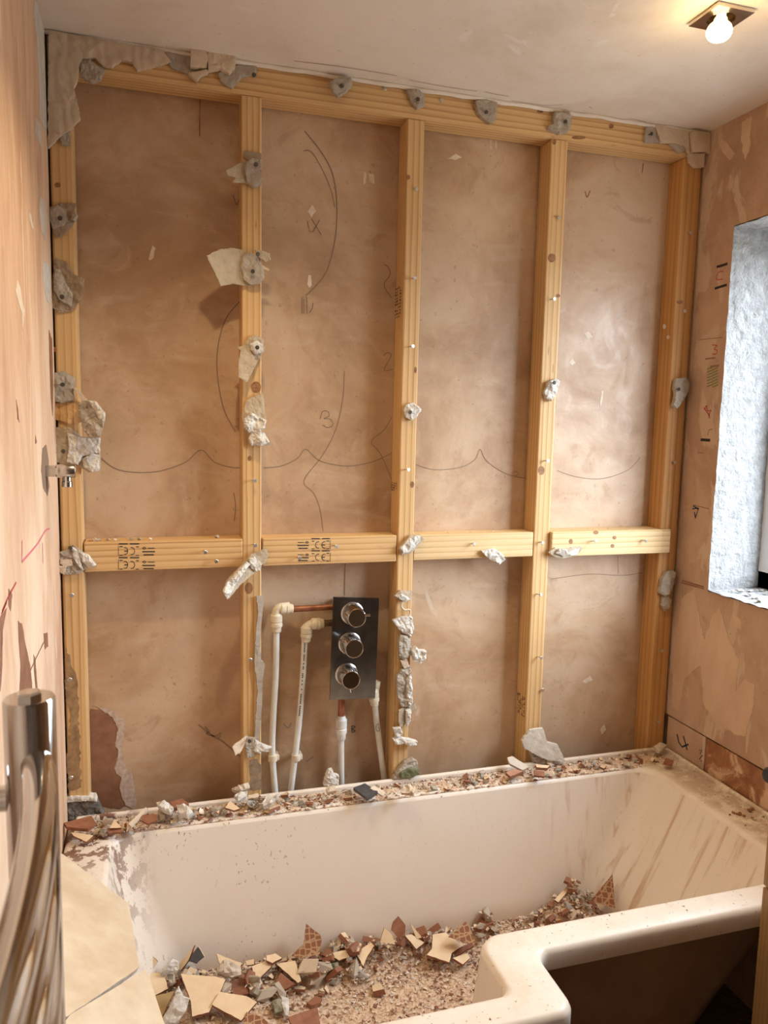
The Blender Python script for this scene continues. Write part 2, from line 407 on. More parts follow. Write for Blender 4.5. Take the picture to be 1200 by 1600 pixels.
def struct(name, mb, mat, label, cat): return tag(mb.build(name, mat), label, cat, kind='structure')

# ================================================================== the room
YF = -2.75
struct('floor', MB().box((-.2, YF-.1, -.1), (2.0, .3, 0)), 'floor', 'dark boarded floor under the bath', 'floor')
wall_back = struct('wall_back', MB().box((-.2, D, -.05), (2.0, .25, H+.3)), 'plaster_back', 'bare pinkish plaster back wall behind the timber frame', 'wall')
struct('wall_front', MB().box((-.2, YF-.1, -.05), (2.0, YF, H+.3)), 'plaster_plain', 'plain plaster wall opposite the timber frame', 'wall')
wall_left = struct('wall_left', MB().box((-.15, YF-.05, -.05), (-.013, .2, H+.3)).box((-.014, YF-.05, 0), (0, -.004, H+.02)), 'plaster_left', 'scraped salmon plaster left wall', 'wall')
WY0, WY1, WZ0, WZ1, RX = -.135, -1.12, 1.08, 2.072, 1.90         # window opening, reveal depth
wr = MB().box((W, WY0, .668), (RX, .2, H+.3)).box((W, YF-.05, .668), (RX, WY1, H+.3))
wr.box((W, WY1, .668), (RX, WY0, WZ0)).box((W, WY1, WZ1), (RX, WY0, H+.3)).box((W+.014, YF-.05, -.05), (RX, .2, .668))
wall_right = struct('wall_right', wr, 'plaster_right', 'pink plaster right wall smeared with old adhesive around the window', 'wall')
# low backer boards under the plaster line
for i, (a, b, mt) in enumerate(((-.002, -.167, 'plaster_right'), (-.172, -.62, 'terracotta_board'), (-.625, -1.3, 'plaster_right'))):
    if mt == 'terracotta_board':
        mm, nt, bs = _new('stained_board'); nb = NB(nt); v = nb.coord('World', (1, 1, .8))
        f = nb.noise(v, 9, 5, .6, 1.5); nb.l(nb.ramp(f, [(.38, (.24, .09, .035)), (.52, (.34, .15, .065)), (.60, (.62, .42, .27))]), bs.inputs['Base Color'])
        M[mt] = mm
    MB().bbox((W+.001, b, .30), (W+.0135, a, .663), .001).build('backer_board', mt, wall_right)
# ceiling with a square opening for the light fitting
LX, LY = 1.305, -.520
cl = MB()
hx, hy = .030, .030
cl.box((-.2, YF-.1, H), (LX-hx, .25, H+.12)).box((LX+hx, YF-.1, H), (2.0, .25, H+.12)).box((LX-hx, YF-.1, H), (LX+hx, LY-hy, H+.12)).box((LX-hx, LY+hy, H), (LX+hx, .25, H+.12))
ceiling = struct('ceiling', cl, 'ceiling', 'off-white painted ceiling', 'ceiling')
# rough bead left along the ceiling edge
tb = MB(); p = [(x, -.006+.0015*math.sin(x*31), H-.004+.001*math.sin(x*57)) for x in [W*i/60 for i in range(61)]]
tb.tube(p, [.0045+.0015*abs(math.sin(i*1.7)) for i in range(61)], 8)
tag(tb.build('trim_1', 'ceiling', None, True), 'thin ragged plaster bead along the ceiling above the top plate', 'trim', kind='structure')
class CeilPlane:
    def uv(s, px): p = at(*px, Z=H); return (p.x, p.y)
    def xyz(s, u, v, w): return Vector((u, v, H-w))
CP = CeilPlane()
for pts in ([(460, 95), (540, 105), (620, 118)], [(640, 125), (700, 136), (745, 142)], [(757, 143), (775, 147), (795, 150)], [(800, 157), (850, 164), (880, 163)], [(920, 166), (925, 169)], [(985, 185), (1010, 190)]):
    ribbon('dirt_streak', pts, CP, .003, 'dirt', ceiling)

# window in the right wall
win = empty('window_1', (RX, (WY0+WY1)/2, WZ0), 'white-plastered window opening with a plastic frame in the right wall', 'window'); win['kind'] = 'structure'
def reveal(name, mb): return mb.build(name, 'reveal', win)
def rough_panel(name, quad, n, m, amp, inward):
    vs, fs = [], []
    a, b, c, d = [Vector(q) for q in quad]; inward = Vector(inward)
    for i in range(n+1):
        for j in range(m+1):
            s, t = i/n, j/m; p = a*(1-s)*(1-t)+b*s*(1-t)+c*s*t+d*(1-s)*t
            vs.append(p + inward*(.004+amp*(noise.noise(p*26)+.5*noise.noise(p*70))))
    for i in range(n):
        for j in range(m): k = i*(m+1)+j; fs.append((k, k+1, k+m+2, k+m+1))
    return mk(name, vs, fs, 'reveal', win, True)
rough_panel('reveal_side', ((W-.004, WY0, WZ0), (RX, WY0, WZ0), (RX, WY0, WZ1), (W-.004, WY0, WZ1)), 20, 70, .0035, (0, -1, 0))
rough_panel('reveal_side', ((W-.004, WY1, WZ0), (RX, WY1, WZ0), (RX, WY1, WZ1), (W-.004, WY1, WZ1)), 20, 70, .0035, (0, 1, 0))
rough_panel('reveal_head', ((W-.004, WY1, WZ1), (RX, WY1, WZ1), (RX, WY0, WZ1), (W-.004, WY0, WZ1)), 20, 60, .0035, (0, 0, -1))
rough_panel('sill', ((W-.006, WY1, WZ0), (RX, WY1, WZ0), (RX, WY0, WZ0), (W-.006, WY0, WZ0)), 20, 60, .006, (0, 0, 1))
fx0, fx1 = 1.865, 1.915
MB().bbox((fx0, WY0-.055, WZ0), (fx1, WY0, WZ1)).bbox((fx0, WY1, WZ0), (fx1, WY1+.055, WZ1)).bbox((fx0, WY1, WZ0), (fx1, WY0, WZ0+.055)).bbox((fx0, WY1, WZ1-.055), (fx1, WY0, WZ1)).bbox((fx0, -.65, WZ0), (fx1, -.60, WZ1)).build('window_frame', 'upvc', win)
for a, b in ((-.60, WY0-.055), (WY1+.055, -.65)): MB().box((1.888, a, WZ0+.055), (1.892, b, WZ1-.055)).build('pane', 'glass', win)

# ------------------------------------------------------------------ timber
def timber(name, x0, x1, z0, z1, mat, label, horiz=False, tilt=0., y0=0.0, y1=D-.001):
    """stud or noggin; local Z runs along the grain"""
    if horiz: a, b = (0, 0, 0), (z1-z0, y1-y0, x1-x0)
    else: a, b = (0, 0, 0), (x1-x0, y1-y0, z1-z0)
    c = ((b[0])/2, 0, 0)
    o = MB().bbox((a[0]-c[0], a[1], a[2]), (b[0]-c[0], b[1], b[2]), .003).build('mesh', mat, loc=(0, 0, 0))
    o.name = name; o.data.name = name
    if horiz: o.rotation_euler = (0, PI/2, 0); o.location = (x0, y0, (z0+z1)/2); o.rotation_euler = (0, PI/2+tilt, 0)
    else: o.location = ((x0+x1)/2, y0, z0); o.rotation_euler = (0, tilt, 0)
    tag(o, label, 'timber', 'timber frame on the back wall'); WL[o] = o.location.copy(); return o
def child_keep(o, parent):                                   # parent an object built in world space to a rotated timber
    o.parent = parent
    pm = Matrix.LocRotScale(parent.location, parent.rotation_euler, None)
    o.matrix_parent_inverse = pm.inverted()
ZB = .30
PT0 = 2.279
stud1 = timber('timber_stud', .003, .050, ZB, H-.002, 'wood', 'leftmost pine stud, water-stained at its foot beside the left wall')
stud2 = timber('timber_stud', .4205, .467, ZB, PT0, 'wood', 'second pine stud from the left, left of the shower valve', tilt=-.0015)
stud3 = timber('timber_stud', .8205, .866, ZB, PT0, 'wood', 'middle pine stud, right of the shower valve', tilt=.001)
stud4 = timber('timber_stud', 1.2205, 1.2685, ZB, PT0, 'wood', 'second pine stud from the right wall')
stud5 = timber('timber_stud', 1.632, 1.690, ZB, PT0, 'wood_red', 'reddish rightmost pine stud against the right wall')
plate = timber('top_plate', .052, 1.692, PT0, H-.002, 'wood', 'long horizontal pine top plate just under the ceiling', True)
NT, NBt = 1.2395, 1.169
nog1 = timber('timber_noggin', .052, .4195, NBt, NT, 'wood', 'leftmost horizontal pine noggin with a stamped mark near its left end', True, y0=-.001)
nog2 = timber('timber_noggin', .468, .8195, NBt, NT, 'wood', 'horizontal pine noggin with a stamped mark above the shower valve', True, y0=-.001)
nog3 = timber('timber_noggin', .867, 1.2195, NBt+.001, NT-.001, 'wood_pale', 'pale horizontal pine noggin between the middle and fourth studs', True, y0=.001)
nog4 = timber('timber_noggin', 1.2695, 1.660, NBt, NT, 'wood_pale', 'pale horizontal noggin overlapping the rightmost stud', True, y0=-.012, y1=.064)
_me = nog4.data; _nb = MB().bbox((-(NT-NBt)/2, 0, 0), ((NT-NBt)/2, .076, 1.631-1.2695), .003).bbox((-(NT-NBt)/2, 0, 1.628-1.2695), ((NT-NBt)/2, .0115, 1.660-1.2695), .003)   # its end is halved over the stud
_me.clear_geometry(); _me.from_pydata(_nb.v, [], _nb.f)
BP0 = BackPlane(0.0)
def screw(px, parent, L=.016, ang=(0, 0), Y=0.0):
    p = at(px[0], px[1], Y=Y-L); d = Vector((ang[0], -1, ang[1])).normalized()
    q = p - d*(L+.012)
    o = MB().lathe(q, d, [(0, .0017), (L+.008, .0017), (L+.0115, .0050), (L+.0125, .0052), (L+.0135, .0042)], 10).build('screw', 'steel', None, True)
    child_keep(o, parent); return o
for px, par, L, an in (((112, 930), stud1, .014, (.1, 0)), ((109, 1062), stud1, .016, (.15, 0)), ((111, 1215), stud1, .004, (0, 0)),
    ((321, 863), nog1, .018, (.1, -.1)), ((338, 877), nog1, .012, (0, -.1)), ((526, 854), nog2, .020, (.2, 0)), ((468, 872), nog2, .014, (.1, 0)),
    ((399, 852), stud2, .016, (.15, 0)), ((398, 751), stud2, .016, (.2, 0)), ((391, 1031), stud2, .010, (0, 0)),
    ((648, 434), stud3, .014, (.15, 0)), ((645, 541), stud3, .018, (.25, 0)), ((638, 734), stud3, .016, (.25, 0)), ((651, 295), stud3, .006, (0, 0)),
    ((866, 467), stud4, .016, (.2, 0)), ((873, 340), stud4, .006, (0, 0)), ((856, 720), stud4, .014, (.2, 0)), ((848, 848), stud4, .014, (.1, 0)), ((845, 929), stud4, .016, (.2, .1)),
    ((846, 1028), stud4, .018, (.2, .1)), ((848, 1078), stud4, .005, (0, 0)), ((1079, 364), stud5, .008, (0, 0)), ((1070, 486), stud5, .006, (0, 0)), ((1054, 723), stud5, .008, (.1, 0)),
    ((1046, 836), stud5, .006, (0, 0)), ((1035, 1017), stud5, .012, (.1, 0)), ((1030, 1128), stud5, .014, (.2, 0)),
    ((741, 850), nog3, .010, (.1, 0)), ((931, 845), nog4, .018, (.2, .2)), ((1010, 845), nog4, .016, (.25, 0)),
    ((602, 138), plate, .002, (0, 0)), ((690, 157), plate, .002, (0, 0))):
    screw(px, par, L, an, Y=-.012 if par is nog4 else 0)
def decal(name, pts, plane, mat, parent, jag=.002, seed=1, thick=.0006, seg=.008, keep=False):
    o = sheet(name, [plane.uv(p) for p in pts], plane, thick, mat, None if keep else parent, jag=jag, seed=seed, seg=seg)
    if keep: child_keep(o, parent)
    return o
def ell(cx, cy, rx, ry, n=14): return [(cx+rx*math.cos(2*PI*i/n), cy+ry*math.sin(2*PI*i/n)) for i in range(n)]
for (cx, cy, rx, ry), par, Y in (((862, 403, 6, 7), stud4, 0), ((846, 735, 5, 7), stud4, 0), ((872, 462, 3, 3), stud4, 0), ((400, 605, 8, 9), stud2, 0), ((389, 919, 6, 9), stud2, 0),
    ((390, 716, 3, 4), stud2, 0), ((1062, 472, 5, 3), stud5, 0), ((1044, 527, 3, 3), stud5, 0), ((1038, 510, 3, 4), stud5, 0), ((90, 289, 5, 4), stud1, 0), ((86, 546, 3, 4), stud1, 0), ((644, 757, 3, 5), stud3, 0), ((649, 578, 2, 5), stud3, 0),
    ((638, 277, 3, 4), stud3, 0), ((866, 222, 3, 4), stud4, 0), ((955, 197, 4, 4), plate, 0), ((844, 174, 5, 3), plate, 0), ((904, 215, 11, 3), plate, 0), ((960, 840, 3, 3), nog4, -.012), ((957, 853, 3, 3), nog4, -.012), ((892, 846, 3, 4), nog4, -.012), ((931, 832, 4, 3), nog4, -.012), ((373, 864, 4, 2), nog1, 0)):
    decal('knot', ell(cx, cy, rx, ry), BackPlane(Y), 'knot', par, .0006, int(cx), seg=.02, keep=True)
# damp discolouration at the foot of two studs
decal('damp_stain', [(104, 1010), (112, 1040), (120, 1060), (124, 1140), (127, 1230), (108, 1236), (104, 1190), (110, 1130), (101, 1075)], BP0, plain('damp_wood', (.22, .12, .055), .7, c2=(.40, .25, .12), scale=50, rand=False), stud1, .003, 4, keep=True)
decal('damp_stain', [(390, 1188), (402, 1186), (409, 1200), (408, 1234), (388, 1236), (391, 1212)], BP0, plain('damp_wood2', (.20, .13, .075), .7, c2=(.38, .27, .17), scale=60, rand=False), stud2, .002, 5, keep=True)

# black stamps printed on the noggins
def stamp(parent, px0, px1, py0, py1, flip, Y):
    """two stacked marks: frame bars, small print rows and the two round letters"""
    mb = MB(); pl_ = BackPlane(Y)
    def q(u, v): return pl_.xyz(*pl_.uv((px0+(px1-px0)*u, py0+(py1-py0)*v)), .0007)
    def bar(u0, v0, u1, v1): mb.add([q(u0, v0), q(u1, v0), q(u1, v1), q(u0, v1)], [(0, 1, 2, 3)])
    def X(u): return 1-u if flip else u
    def rbar(u0, v0, u1, v1): bar(min(X(u0), X(u1)), v0, max(X(u0), X(u1)), v1)
    def arc(cu, cv, ru, rv, w, mid):
        n = 12; vs = []
        for i in range(n+1):
            a = math.radians(70)+math.radians(220)*i/n
            for k in (1, 1-w*.8): vs.append(q(X(cu+ru*k*math.cos(a)), cv-rv*k*math.sin(a)))
        mb.add(vs, [(2*i, 2*i+1, 2*i+3, 2*i+2) for i in range(n)])
        if mid: rbar(cu-ru*.9, cv-.018, cu+ru*.15, cv+.018)
    for k, v0 in enumerate((.10, .58)):
        rbar(.975, v0+.02, .987, v0+.38)
        rbar(.44, v0-.06, .68, v0-.02); rbar(.74, v0-.06, .97, v0-.02)
        rbar(.45, v0+.05, .52, v0+.08); rbar(.87, v0+.04, .95, v0+.07); rbar(.45, v0+.35, .53, v0+.375); rbar(.87, v0+.34, .95, v0+.37)
        arc(.635, v0+.21, .085, .135, .22, False); arc(.815, v0+.21, .085, .135, .22, True)
        rbar(.04, v0+.10, .22, v0+.125); rbar(.03, v0+.21, .36, v0+.25); rbar(.06, v0+.32, .33, v0+.36)
        for s in (-1, 1):
            cu, cv = .31, v0+.11
            for a in (-1, 1): mb.add([q(X(cu+.06*a), cv), q(X(cu), cv+.05*s), q(X(cu), cv+.025*s), q(X(cu+.03*a), cv)], [(0, 1, 2, 3)])
    o = mb.build('printed_stamp', 'black'); o['label'] = 'black printed certification stamp'; child_keep(o, parent)
stamp(nog1, 184, 244, 847, 892, True, -.001)
stamp(nog2, 463, 517, 839, 879, False, -.001)
# fainter prints on the inner sides of the studs
def side_print(parent, X, y0, y1, z0, z1, seed, rows=7, colsn=5):
    r = random.Random(seed); mb = MB()
    for i in range(rows):
        for j in range(colsn):
            if r.random() < .25: continue
            a = y0+(y1-y0)*(j+.1)/colsn; b = y0+(y1-y0)*(j+r.uniform(.5, .95))/colsn; c = z0+(z1-z0)*(i+.2)/rows; d = z0+(z1-z0)*(i+r.uniform(.45, .8))/rows
            mb.add([(X-.0008, a, c), (X-.0008, b, c), (X-.0008, b, d), (X-.0008, a, d)], [(0, 1, 2, 3)])
    o = mb.build('printed_stamp', 'black'); o['label'] = 'faint black print'; child_keep(o, parent)
side_print(stud3, .8195, .008, .058, 1.80, 1.88, 3, 10, 4); side_print(stud3, .8200, .008, .058, 1.352, 1.378, 4, 4, 5)
side_print(stud4, 1.2200, .008, .058, .70, .76, 5, 12, 5)
# crumbs lying on the noggin tops
BW = BackPlane(D)

# ------------------------------------------------------------------ marks on the back wall
for nm, pts, wd_, mt in (
    ('pencil_arc', [(476, 205), (500, 235), (519, 270), (526, 315), (524, 370), (512, 420), (495, 445), (478, 462)], .0028, 'pencil'),
    ('pencil_arc', [(474, 236), (487, 238), (505, 268), (518, 300), (523, 325)], .0022, 'pencil'),
    ('pencil_mark', [(480, 345), (484, 362), (489, 362), (499, 344)], .0022, 'pencil'), ('pencil_mark', [(487, 342), (502, 367)], .0022, 'pencil'),
    ('pencil_mark', [(472, 490), (472, 465), (479, 464), (480, 490)], .0022, 'pencil'), ('pencil_mark', [(475, 490), (475, 467)], .0022, 'pencil'), ('pencil_mark', [(483, 489), (488, 482), (489, 473)], .003, 'pencil'),
    ('pencil_arc', [(375, 470), (352, 500), (340, 545), (340, 590), (350, 640), (368, 675)], .0028, 'pencil'),
    ('pencil_arc', [(158, 716), (180, 732), (210, 738), (250, 736), (290, 722), (314, 703), (335, 722), (360, 730), (378, 731)], .0022, 'pencil'),
    ('pencil_arc', [(412, 731), (440, 728), (465, 716), (478, 702), (500, 720), (540, 728), (580, 722), (612, 708)], .0022, 'pencil'),
    ('pencil_arc', [(650, 726), (680, 734), (720, 730), (742, 718), (750, 702), (760, 720), (790, 740), (825, 748)], .002, 'pencil'),
    ('pencil_arc', [(870, 735), (900, 745), (940, 748), (980, 735), (1000, 715)], .002, 'pencil'),
    ('pencil_mark', [(500, 655), (504, 643), (512, 643), (514, 650), (506, 654), (516, 655), (520, 664), (512, 668), (504, 664)], .0022, 'pencil'),
    ('pencil_mark', [(599, 556), (605, 551), (611, 556), (600, 578), (614, 577)], .0022, 'pencil'),
    ('pencil_arc', [(600, 413), (607, 418), (609, 430), (600, 446), (612, 466)], .0022, 'pencil'), ('pencil_arc', [(612, 652), (600, 672), (580, 690), (595, 710), (612, 750)], .0022, 'pencil'),
    ('pencil_arc', [(538, 580), (536, 620), (525, 670), (505, 710), (475, 751), (490, 770), (500, 795), (505, 830)], .0018, 'pencil'),
    ('pencil_line', [(539, 880), (538, 930)], .0028, 'pencil'), ('pencil_line', [(365, 770), (368, 790), (366, 815)], .0022, 'pencil'),
    ('pencil_line', [(860, 905), (920, 897), (970, 899), (1003, 895)], .002, 'pencil'), ('pencil_line', [(965, 868), (966, 896)], .002, 'pencil'),
    ('pencil_line', [(310, 1132), (330, 1148), (350, 1160), (375, 1182)], .004, 'pencil'), ('scribble', [(320, 1135), (327, 1143), (322, 1146), (335, 1150), (345, 1145), (342, 1153)], .003, 'pencil'),
    ('crack_line', [(313, 145), (312, 180), (312, 213)], .003, 'stain'), ('scratch', [(364, 305), (370, 320), (376, 302)], .0025, 'pencil'), ('scratch', [(914, 299), (917, 308), (922, 298)], .004, 'stain'),
    ('scratch', [(443, 1131), (450, 1137), (455, 1130)], .004, 'pencil'), ('scratch', [(478, 1190), (490, 1182)], .005, 'pencil'),
    ('scratch', [(1005, 255), (1003, 270)], .003, 'stain'),
    ('pencil_mark', [(550, 1134), (550, 1144), (555, 1142), (550, 1139), (555, 1136), (550, 1134)], .002, 'black'),
    ('pencil_mark', [(802, 738), (806, 736), (811, 740), (804, 745)], .002, 'pencil'),
    ('drip', [(767, 208), (767, 233)], .004, 'filler'), ('drip', [(775, 210), (775, 232)], .004, 'filler')):
    ribbon(nm, pts, BW, wd_, mt, wall_back, k=5 if 'mark' not in nm or len(pts) > 4 else 1)
for i, pts in enumerate(([(232, 405), (238, 383), (243, 388), (239, 404), (234, 407)], [(482, 430), (486, 430), (487, 446), (483, 450), (480, 444)], [(568, 268), (572, 270), (571, 286), (568, 288)], [(576, 272), (584, 272), (586, 288), (577, 284)],
    [(940, 610), (943, 612), (938, 640), (937, 630)], [(893, 560), (899, 567), (894, 571), (889, 567)], [(912, 520), (920, 518), (926, 527), (918, 530)], [(700, 248), (712, 240), (722, 246), (712, 250)], [(910, 1065), (922, 1056), (926, 1062), (915, 1068)], [(938, 1140), (944, 1132), (947, 1140), (940, 1148)], [(480, 330), (488, 320), (494, 330), (486, 340)])):
    decal('filler_fleck', pts, BW, 'filler', wall_back, .0012, i)
decal('damp_stain', [(128, 1110), (150, 1108), (176, 1118), (186, 1140), (180, 1160), (184, 1180), (178, 1200), (192, 1218), (190, 1236), (205, 1262), (130, 1262)], BW, 'stain', wall_back, .004, 3)
decal('salt_edge', [(150, 1103), (172, 1108), (192, 1122), (197, 1140), (190, 1165), (193, 1190), (208, 1215), (214, 1250), (207, 1264), (196, 1258), (188, 1235), (190, 1216), (178, 1200), (184, 1178), (180, 1160), (185, 1140), (176, 1120)], BackPlane(D-.0008), 'salt', wall_back, .003, 8)
for i, pts in enumerate(([(410, 152), (460, 162), (560, 178), (622, 186), (622, 191), (540, 182), (470, 171), (410, 158)], [(662, 190), (740, 203), (800, 212), (838, 219), (838, 224), (760, 211), (662, 197)], [(884, 226), (950, 234), (1000, 243), (1044, 248), (1044, 253), (990, 250), (930, 239), (884, 233)], [(210, 124), (250, 130), (290, 136), (280, 142), (230, 134)])):
    decal('plaster_edge', pts, BW, 'filler', wall_back, .002, i+20)

# ------------------------------------------------------------------ marks and scars on the left wall
LP = LeftPlane(0.0)
for i, (nm, pts, mt) in enumerate((('filler_fleck', [(54, 0), (62, 12), (72, 45), (74, 110), (74, 190), (72, 205), (66, 195), (62, 185), (60, 120), (57, 60), (52, 20)], 'board_cut'), ('filler_fleck', [(56, 183), (65, 200), (64, 232), (60, 222), (54, 205)], 'board_cut'),
    ('filler_fleck', [(62, 305), (71, 318), (73, 345), (70, 376), (64, 360), (61, 330)], 'board_cut'), ('filler_fleck', [(45, 328), (49, 340), (52, 356), (50, 358), (45, 340)], 'filler'),
    ('filler_fleck', [(27, 437), (32, 450), (34, 470), (38, 485), (36, 505), (35, 518), (34, 490), (28, 472), (24, 455)], 'filler'), ('filler_fleck', [(68, 408), (77, 415), (79, 445), (78, 475), (73, 470), (68, 445), (66, 420)], 'white_core'),
    ('gouge', [(76, 515), (81, 530), (83, 600), (82, 650), (79, 620), (77, 560)], 'stain'), ('gouge', [(25, 624), (28, 640), (30, 660), (27, 655)], 'stain'), ('gouge', [(55, 680), (57, 690), (55, 694)], 'stain'),
    ('gouge', [(28, 970), (34, 975), (40, 1010), (47, 1040), (50, 1075), (30, 1085), (32, 1040), (29, 1000)], 'stain'), ('gouge', [(52, 1022), (55, 1030), (58, 1075), (56, 1080), (53, 1050)], 'stain'), ('gouge', [(0, 965), (10, 950), (4, 985), (3, 1040), (0, 1080)], 'stain'),
    ('gouge', [(68, 990), (74, 988), (75, 1010), (70, 1015)], 'stain'), ('gouge', [(13, 920), (19, 930), (16, 955), (13, 945)], 'stain'),
    ('pipe_hole', [(66, 700), (72, 695), (76, 720), (75, 745), (77, 760), (74, 775), (67, 762), (64, 735)], 'pencil'))):
    decal(nm, pts, LP, mt, wall_left, .0015, i+40)
for pts, mt in (([(77, 826), (70, 830), (58, 850), (34, 878)], 'ink_pink'), ([(34, 844), (34, 878)], 'ink_pink'), ([(25, 910), (14, 930), (3, 955)], 'ink_red'), ([(66, 848), (67, 880)], 'ink_pink'), ([(71, 998), (60, 1020), (46, 1050)], 'stain'), ([(10, 940), (2, 960)], 'ink_red')):
    ribbon('marker_line', pts, LP, .004 if mt != 'stain' else .003, mt, wall_left)

# ------------------------------------------------------------------ writing on the right wall
RP = RightPlane(W)
for nm, pts, wd_, mt in (('marker_dash', [(1120, 417), (1128, 415), (1137, 412)], .007, 'black'), ('marker_dash', [(1117, 451), (1126, 448), (1136, 445)], .007, 'black'),
    ('marker_letter', [(1131, 424), (1124, 425), (1119, 432), (1121, 437), (1130, 436)], .0025, 'ink_red'), ('marker_dash', [(1095, 687), (1110, 688)], .008, 'black'),
    ('marker_letter', [(1113, 539), (1121, 540), (1116, 545), (1121, 548), (1119, 553), (1113, 553)], .0025, 'ink_red'), ('marker_letter', [(1101, 640), (1104, 634), (1106, 642), (1111, 641), (1108, 648), (1109, 654)], .003, 'ink_red'), ('marker_letter', [(1100, 637), (1109, 650)], .003, 'ink_red'),
    ('pencil_mark', [(1106, 680), (1108, 672), (1114, 670)], .003, 'pencil'), ('pencil_line', [(1092, 531), (1130, 527)], .002, 'pencil'), ('marker_dash', [(1110, 573), (1124, 571)], .005, 'pencil'), ('marker_dash', [(1102, 561), (1118, 559)], .004, 'pencil'),
    ('marker_letter', [(1082, 795), (1092, 794), (1087, 808)], .004, 'ink_blue'), ('marker_letter', [(1083, 790), (1092, 796)], .004, 'ink_blue'), ('marker_letter', [(1085, 800), (1087, 810)], .004, 'ink_blue'), ('pencil_line', [(1084, 789), (1108, 795)], .0025, 'pencil'), ('pencil_line', [(1090, 707), (1100, 708)], .0025, 'pencil'),
    ('marker_line', [(1066, 907), (1100, 917)], .004, 'stain'), ('marker_line', [(1064, 910), (1100, 920)], .004, 'stain')):
    ribbon(nm, pts, RP, wd_, mt, wall_right, k=5 if len(pts) > 3 else 1)
for k in range(7):
    y = 574+k*4.5; ribbon('marker_hatch', [(1105, y+3), (1113, y), (1114, y+4), (1122, y)], RP, .003, 'ink_green', wall_right, 1)
RPb = RightPlane(W+.001)
for pts in ([(1058, 1147), (1061, 1160), (1066, 1167), (1076, 1163)], [(1068, 1150), (1074, 1172)], [(1093, 1172), (1097, 1172), (1094, 1178), (1098, 1180), (1093, 1186), (1097, 1190)]):
    ribbon('marker_letter', pts, RPb, .005 if pts[0][0] < 1090 else .003, 'ink_blue' if pts[0][0] < 1090 else 'black', wall_right, 1)
for i, pts in enumerate(([(1100, 205), (1107, 206), (1096, 330), (1078, 600), (1056, 900), (1043, 1110), (1036, 1112), (1050, 880), (1072, 590), (1090, 330)], [(1118, 200), (1130, 195), (1128, 215), (1150, 240), (1140, 250), (1125, 230)], [(1160, 190), (1175, 182), (1172, 230), (1165, 250), (1158, 220)],
    [(1065, 935), (1085, 920), (1092, 960), (1100, 1000), (1115, 960), (1125, 950), (1140, 1000), (1155, 1030), (1150, 1080), (1165, 1060), (1180, 1070), (1178, 1100), (1165, 1150), (1150, 1148), (1120, 1130), (1100, 1100), (1095, 1040), (1070, 1060), (1060, 1110), (1050, 1105), (1052, 1020), (1062, 960)],
    [(1145, 960), (1158, 970), (1160, 985), (1150, 980)])):
    decal('adhesive_smear', pts, RP, 'adh', wall_right, .003, i+60, .0008) if 'adh' in M else None

# ================================================================== torn plasterboard left on the frame
G_SCR = 'torn plasterboard left on the timber frame'
def scrap(label, parts, screws=(), Y=-.001, cat='plasterboard scrap', name='plasterboard_scrap', group=G_SCR, seed=1):
    """parts: list of (name, pixel outline, material, thickness, relief, Y offset, lift or None)"""
    cx = sum(p[0] for p in parts[0][1])/len(parts[0][1]); cy = max(p[1] for p in parts[0][1])
    base = at(cx, cy, Y=Y)
    root = empty(name, base, label, cat, group)
    for i, (nm, pts, mt, th, rel, dy, lf) in enumerate(parts):
        pl_ = BackPlane(Y-dy); uv = [pl_.uv(p) for p in pts]
        lift = None
        if lf:                                               # (pixel of hinge, pixel of free end, how far the free end stands out)
            a = Vector(pl_.uv(lf[0])); b = Vector(pl_.uv(lf[1])); d = (b-a); L2 = d.length_squared
            lift = lambda u, v, a=a, d=d, L2=L2, k=lf[2]: k*max(0., ((Vector((u, v))-a).dot(d))/L2)**1.3
        sheet(nm, uv, pl_, th, mt, root, relief=rel, seed=seed*10+i, jag=.0011 if rel else .0008, lift=lift, seg=.005)
    for px, L in screws: 
        o = screw(px, root, L, (rnd.uniform(-.1, .2), rnd.uniform(-.1, .1)), Y=Y-.013)
        o.data.materials[0] = M['screw_dark']
    return root
PP, GC, WC, PD, CB, CM = 'paper', 'grey_core', 'white_core', 'paper_dark', 'cream_board', 'combed'
# left stud
scrap('brown paper scrap with a grey plaster centre, uppermost on the leftmost stud', [('paper', [(77, 325), (93, 318), (119, 318), (117, 332), (122, 338), (115, 350), (100, 368), (88, 373), (80, 355)], PD, .003, .003, 0, None), ('gypsum', [(78, 328), (90, 321), (103, 328), (106, 345), (98, 354), (84, 359), (78, 345)], GC, .005, .003, .003, None), ('gypsum', [(112, 335), (118, 331), (122, 338), (117, 347), (111, 344)], GC, .006, .004, .003, None)], [((94, 341), .004)], seed=2)
scrap('ragged dark paper scrap with streaked plaster, second down on the leftmost stud', [('paper', [(86, 403), (103, 410), (117, 430), (133, 438), (128, 470), (112, 487), (92, 489), (81, 480), (82, 445)], PD, .003, .004, 0, ((95, 450), (133, 440), .012)), ('gypsum', [(86, 420), (95, 422), (105, 445), (114, 460), (112, 480), (95, 470), (84, 455)], GC, .005, .005, .004, None)], [((97, 464), .006)], seed=3)
scrap('grey plaster scrap just above the hanging chunk on the leftmost stud', [('gypsum', [(85, 583), (100, 580), (117, 590), (116, 625), (100, 630), (85, 628)], GC, .009, .004, 0, None), ('paper', [(86, 630), (125, 628), (127, 660), (110, 663), (86, 655)], 'wood', .003, .002, .0, None)], [((98, 601), .012)], seed=4)
